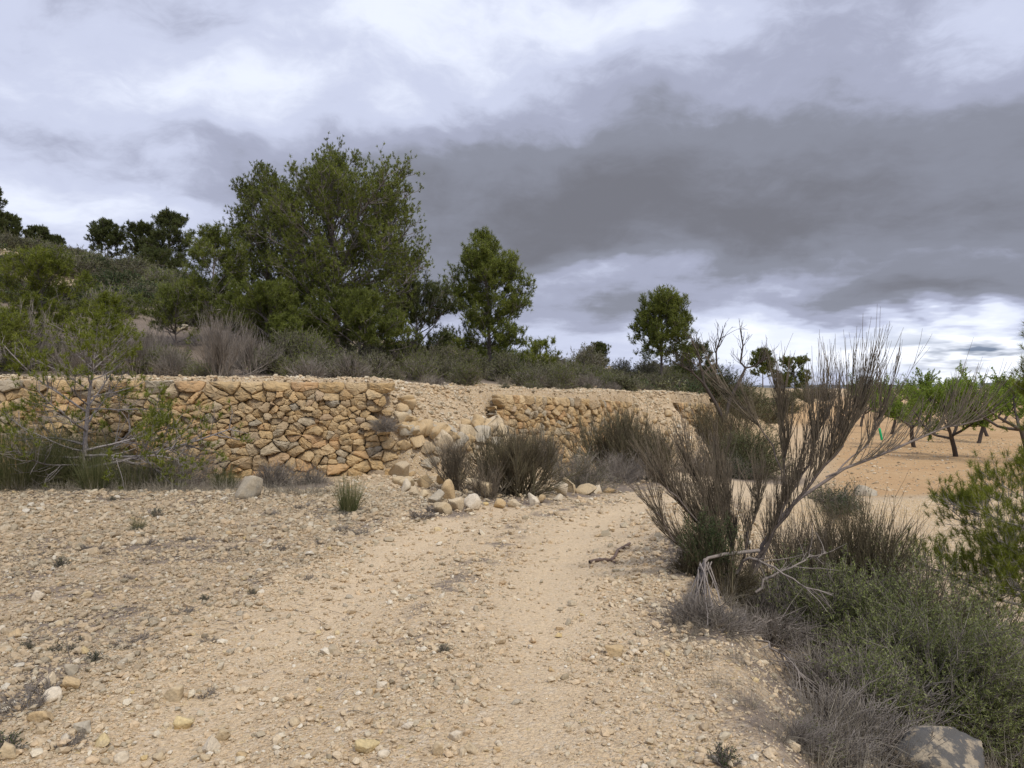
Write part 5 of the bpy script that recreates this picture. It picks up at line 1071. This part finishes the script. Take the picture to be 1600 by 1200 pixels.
# little plants on the gravel
lt = dome('tiny_shrub', 'tiny dark green shrublet dotted over the left gravel', 90, 4.45, .055, .06, 40, 260, 250, leafm='rosemary', ll=.012, lw=.004, r=.0015, group='tiny green shrublets on the left gravel')
gt = dome('tiny_shrub', 'tiny dead grey shrublet dotted over the left gravel', 30, 4.3, .09, .035, 45, 0, 251, r=.0014, group='tiny dead shrublets on the left gravel')
for (u, v, s) in [(45, 1015, .8), (147, 1035, .9), (113, 1018, .7), (10, 1175, 1.4), (245, 808, 1.6), (95, 885, 1.3), (318, 940, .8), (692, 1018, .8), (176, 782, 1.0), (1130, 1195, 1.3), (395, 930, .7), (128, 1002, .6)]:
    y = spot(u, v); copy_tree(lt, loc=(XU(u, y), y, H(XU(u, y), y) - .01), rz=rgD.uniform(0, 6), sc=(s, s, s))
for (u, v, s) in [(70, 1085, 1.4), (40, 1110, 1.6), (105, 1165, 1.), (215, 1005, 1.), (190, 1010, 1.), (290, 958, 1.), (230, 970, .8), (140, 860, 1.6), (230, 850, 1.4), (300, 845, 1.3), (425, 805, 1.6), (360, 860, 1.), (470, 795, 1.6), (500, 850, 1.), (320, 1090, .8), (60, 870, 1.2), (520, 1060, .6), (640, 1055, .6), (570, 1010, .5), (655, 810, 2.2), (675, 800, 2.), (530, 830, 1.4), (565, 835, 1.4), (440, 860, 1.2), (480, 905, .9), (330, 1005, .8), (200, 905, .9)]:
    y = spot(u, v); copy_tree(gt, loc=(XU(u, y), y, H(XU(u, y), y) - .01), rz=rgD.uniform(0, 6), sc=(s, s, s * .9))

def litter_twigs():
    rg = np.random.default_rng(91); mb = MB(); Ls = np.array(LITTER)
    n = 5200; k = rg.choice(len(Ls), n, p=(Ls[:, 2] ** 2 * Ls[:, 3]) / (Ls[:, 2] ** 2 * Ls[:, 3]).sum()); x = Ls[k, 0] + rg.normal(0, .55, n) * Ls[k, 2]; y = Ls[k, 1] + rg.normal(0, .55, n) * Ls[k, 2]
    m = 4200; xx = rg.uniform(-8.5, -0.8, m); yy = np.sqrt(rg.uniform(9, 125, m)); q = (vnoise(xx * 1.4, yy * 2.6, 7) > .55) & (np.abs(xx) < .75 * yy) & (xx < -.1 * yy - .3); x = np.r_[x, xx[q]]; y = np.r_[y, yy[q]]
    z = height(x, y) + .008; az = rg.uniform(0, 6.28, len(x)); d = np.stack([np.cos(az), np.sin(az), rg.uniform(-.05, .3, len(x))], -1)
    P = grow(np.stack([x, y, z], -1), d, rg.uniform(.03, .16, len(x)), 4, -.1, .18, rg); tubes(mb, P, rg.uniform(.0015, .003, len(x)), .0012, 3)
    tag(mb.build('twig_litter', M['greytwig']), 'fine grey twigs and dead stems littering the ground', 'litter', kind='stuff')
litter_twigs()
# ------------------------------------------------------------------ scrub on the terrace and hillside
def hillscrub():
    T = [dome('scrub_bush', 'grey-green cushion scrub on the hillside', 300, 30, .75, .6, 150, 4200, 260, ll=.08, lw=.028, r=.008, group='grey-green cushion scrub on the hillside', n2f=4),
         dome('scrub_bush', 'dark heathery scrub on the hillside', 300, 30, .8, .6, 150, 4000, 261, leafm='rosemary', stemm='broomdark', ll=.08, lw=.028, r=.008, group='dark heathery scrub on the hillside', n2f=4),
         dome('scrub_bush', 'pale grey dry scrub on the hillside', 300, 30, .6, .45, 190, 800, 262, leafm='drygrass', ll=.07, lw=.016, r=.008, group='pale grey dry scrub on the hillside', n2f=4),
         dome('scrub_bush', 'low fresh green scrub on the hillside', 300, 30, .7, .7, 150, 2600, 263, leafm='pine', ll=.08, lw=.02, r=.008, group='low fresh green scrub on the hillside', n2f=4)]
    rg = np.random.default_rng(30); n = 0; first = [True] * 4; pts = []
    while n < 285:
        y = 24 * (82 / 24) ** rg.random(); u = rg.uniform(-60, 430) if rg.random() < .72 else rg.uniform(430, 1190); x = XU(u, y)
        if vnoise(x * .3, y * .3, 77) < .36 + .12 * (u > 430): continue
        if polydist(np.array([x]), np.array([y]), EDGE)[0][0] < 1.2: continue
        if any((x - a) ** 2 + (y - b) ** 2 < (.016 * y) ** 2 for a, b in pts): continue
        pts.append((x, y)); k = rg.choice(4, p=[.38, .38, .14, .1]); s = rg.uniform(.6, 1.5) * (.7 + y / 110); loc = (x, y, H(x, y) - .05); n += 1
        kd = ('grey-green cushion scrub', 'dark heathery scrub', 'pale grey dry scrub', 'low fresh green scrub')[k]
        wh = 'high on the slope under the left skyline pines' if (u < 330 and y > 52) else 'midway up the left slope' if (u < 330 and y > 36) else 'low on the left slope above the near wall' if u < 330 else 'on the slope behind the big pines' if u < 720 else 'on the far terrace right of the big pines'
        lb = f"{'small' if s < .95 else 'large'} {kd} {wh}"
        if first[k]: T[k].location = loc; T[k].scale = (s,) * 3; first[k] = False; T[k]['label'] = lb
        else: copy_tree(T[k], label=lb, loc=loc, rz=rg.uniform(0, 6.28), sc=(s, s, s * rg.uniform(.7, 1.1)))
hillscrub()
def scrubcover():
    # the small bushes between, too many to count
    rg = np.random.default_rng(55)
    for nm, mt, n, sd in (('hillside_scrub', 'scrub', 240, 1), ('dark_hillside_scrub', 'rosemary', 420, 2)):
        y = 22 * (84 / 22) ** rg.random(n); u = rg.uniform(-80, 1150, n) ** 1.0; u = np.where(rg.random(n) < .6, rg.uniform(-80, 430, n), u); x = (u - 800) / FPX * y
        d = polydist(x, y, EDGE)[0]; k = (d > 1.2) & (vnoise(x * .25, y * .25, 33) > .47); x, y = x[k], y[k]; m = 170; rd = rg.uniform(.25, .75, len(x)) * (.7 + y / 90); z = height(x, y) - .03
        q = norm(rg.normal(0, 1, (len(x), m, 3))); q[..., 2] = np.abs(q[..., 2]); lump = .75 + .5 * rg.random((len(x), m, 1)) ** .6
        pts = np.stack([x, y, z], -1)[:, None] + q * lump * rd[:, None, None] * np.array([1, 1, .75]) * rg.uniform(.55, 1, (len(x), m, 1))
        mb = MB(); leaves(mb, pts.reshape(-1, 3), q.reshape(-1, 3) + [0, 0, .4], .17, .06, rg, .7)
        tag(mb.build(nm, M[mt]), 'low grey green scrub covering the hillside' if sd == 1 else 'low dark scrub covering the hillside', 'scrub', kind='stuff')
scrubcover()
def terracescrub():
    T = [dome('terrace_shrub', 'grey-green shrub in the belt behind the walls', 300, 18, .45, .45, 150, 4600, 270, ll=.042, lw=.013, r=.004, group='grey-green shrubs in the belt behind the walls', n2f=5),
         dome('terrace_shrub', 'bare grey shrub in the belt behind the walls', 300, 18, .45, .38, 150, 200, 271, ll=.03, lw=.008, r=.0035, group='bare grey shrubs in the belt behind the walls', n2f=6),
         dome('terrace_shrub', 'dark green shrub in the belt behind the walls', 300, 18, .45, .5, 150, 4200, 272, leafm='pine', ll=.035, lw=.010, r=.004, group='dark green shrubs in the belt behind the walls', n2f=5),
         tussock('terrace_grass', 'dry grass tuft in the belt behind the walls', 300, 18, .42, .5, 260, 273, mat='drygrass', w=.008, base=.15, group='dry grass tufts behind the walls')]
    rg = np.random.default_rng(31); n = 0; first = [True] * 4; E = EDGE[:17]
    while n < 210:
        par = rg.uniform(1.0, 15.2); x0, y0 = pinterp(par, EDGE[:, 0]), pinterp(par, EDGE[:, 1]); i = int(par); tx, ty = EDGE[i + 1, 0] - EDGE[i, 0], EDGE[i + 1, 1] - EDGE[i, 1]; l = math.hypot(tx, ty)
        if rg.random() > min(1, l / 6): continue
        off = 1.0 + abs(rg.normal(0, 2.6)) + (0.4 if par < 6 else 0); x = x0 - ty / l * off; y = y0 + tx / l * off
        if abs(x) > .75 * y + .5: continue
        k = rg.choice(4, p=[.42, .18, .26, .14]); s = rg.uniform(.5, 1.25) * (1 + max(0, y - 20) / 40) * (.6 if off < 1.6 else 1) * (1.35 if off > 3 else 1); loc = (x, y, H(x, y) - .04); n += 1
        kd = ('grey-green shrub', 'bare grey shrub', 'dark green shrub', 'dry grass tuft')[k]
        wh = 'behind the left part of the near wall' if x < -6 else 'behind the right part of the near wall' if par < 2.5 else 'above the collapsed gap' if par < 6 else 'behind the middle wall' if par < 8.5 else 'behind the far wall' if par < 13 else 'on the terrace edge beyond the far wall'
        lb = f"{'small' if s < .9 else 'large'} {kd} {wh}{', close to the edge' if off < 1.8 else ''}"
        if first[k]: T[k].location = loc; T[k].scale = (s,) * 3; first[k] = False; T[k]['label'] = lb
        else: copy_tree(T[k], label=lb, loc=loc, rz=rg.uniform(0, 6.28), sc=(s, s, s * rg.uniform(.8, 1.2)))
terracescrub()
for k, (u, y, h, lb) in enumerate([(1118, 31.5, 1.3, 'dark scrub bush on the corner where the far wall ends'), (1136, 34, 1.9, 'tall dark scrub bush behind the broad green bush'), (1163, 40, 1.7, 'dark scrub bush right of the dead gnarled tree'), (1196, 46, 1.6, 'dark scrub bush below the left of the two small pines'), (1228, 60, 1.7, 'olive scrub bush below the right of the two small pines'), (1258, 74, 1.6, 'low scrub bush right of the two small pines'), (1285, 82, 1.5, 'low scrub bush far right on the terrace edge')]):
    dome('scrub_bush', lb, u, y, h * .95, h, 230, 7000, 290 + k, leafm=('rosemary', 'scrub')[k % 2], stemm='broomdark', ll=.09, lw=.026, r=.009, n2f=5)
print('tris', sum(len(o.data.polygons) for o in C.objects if o.type == 'MESH'), 'objs', len(C.objects))
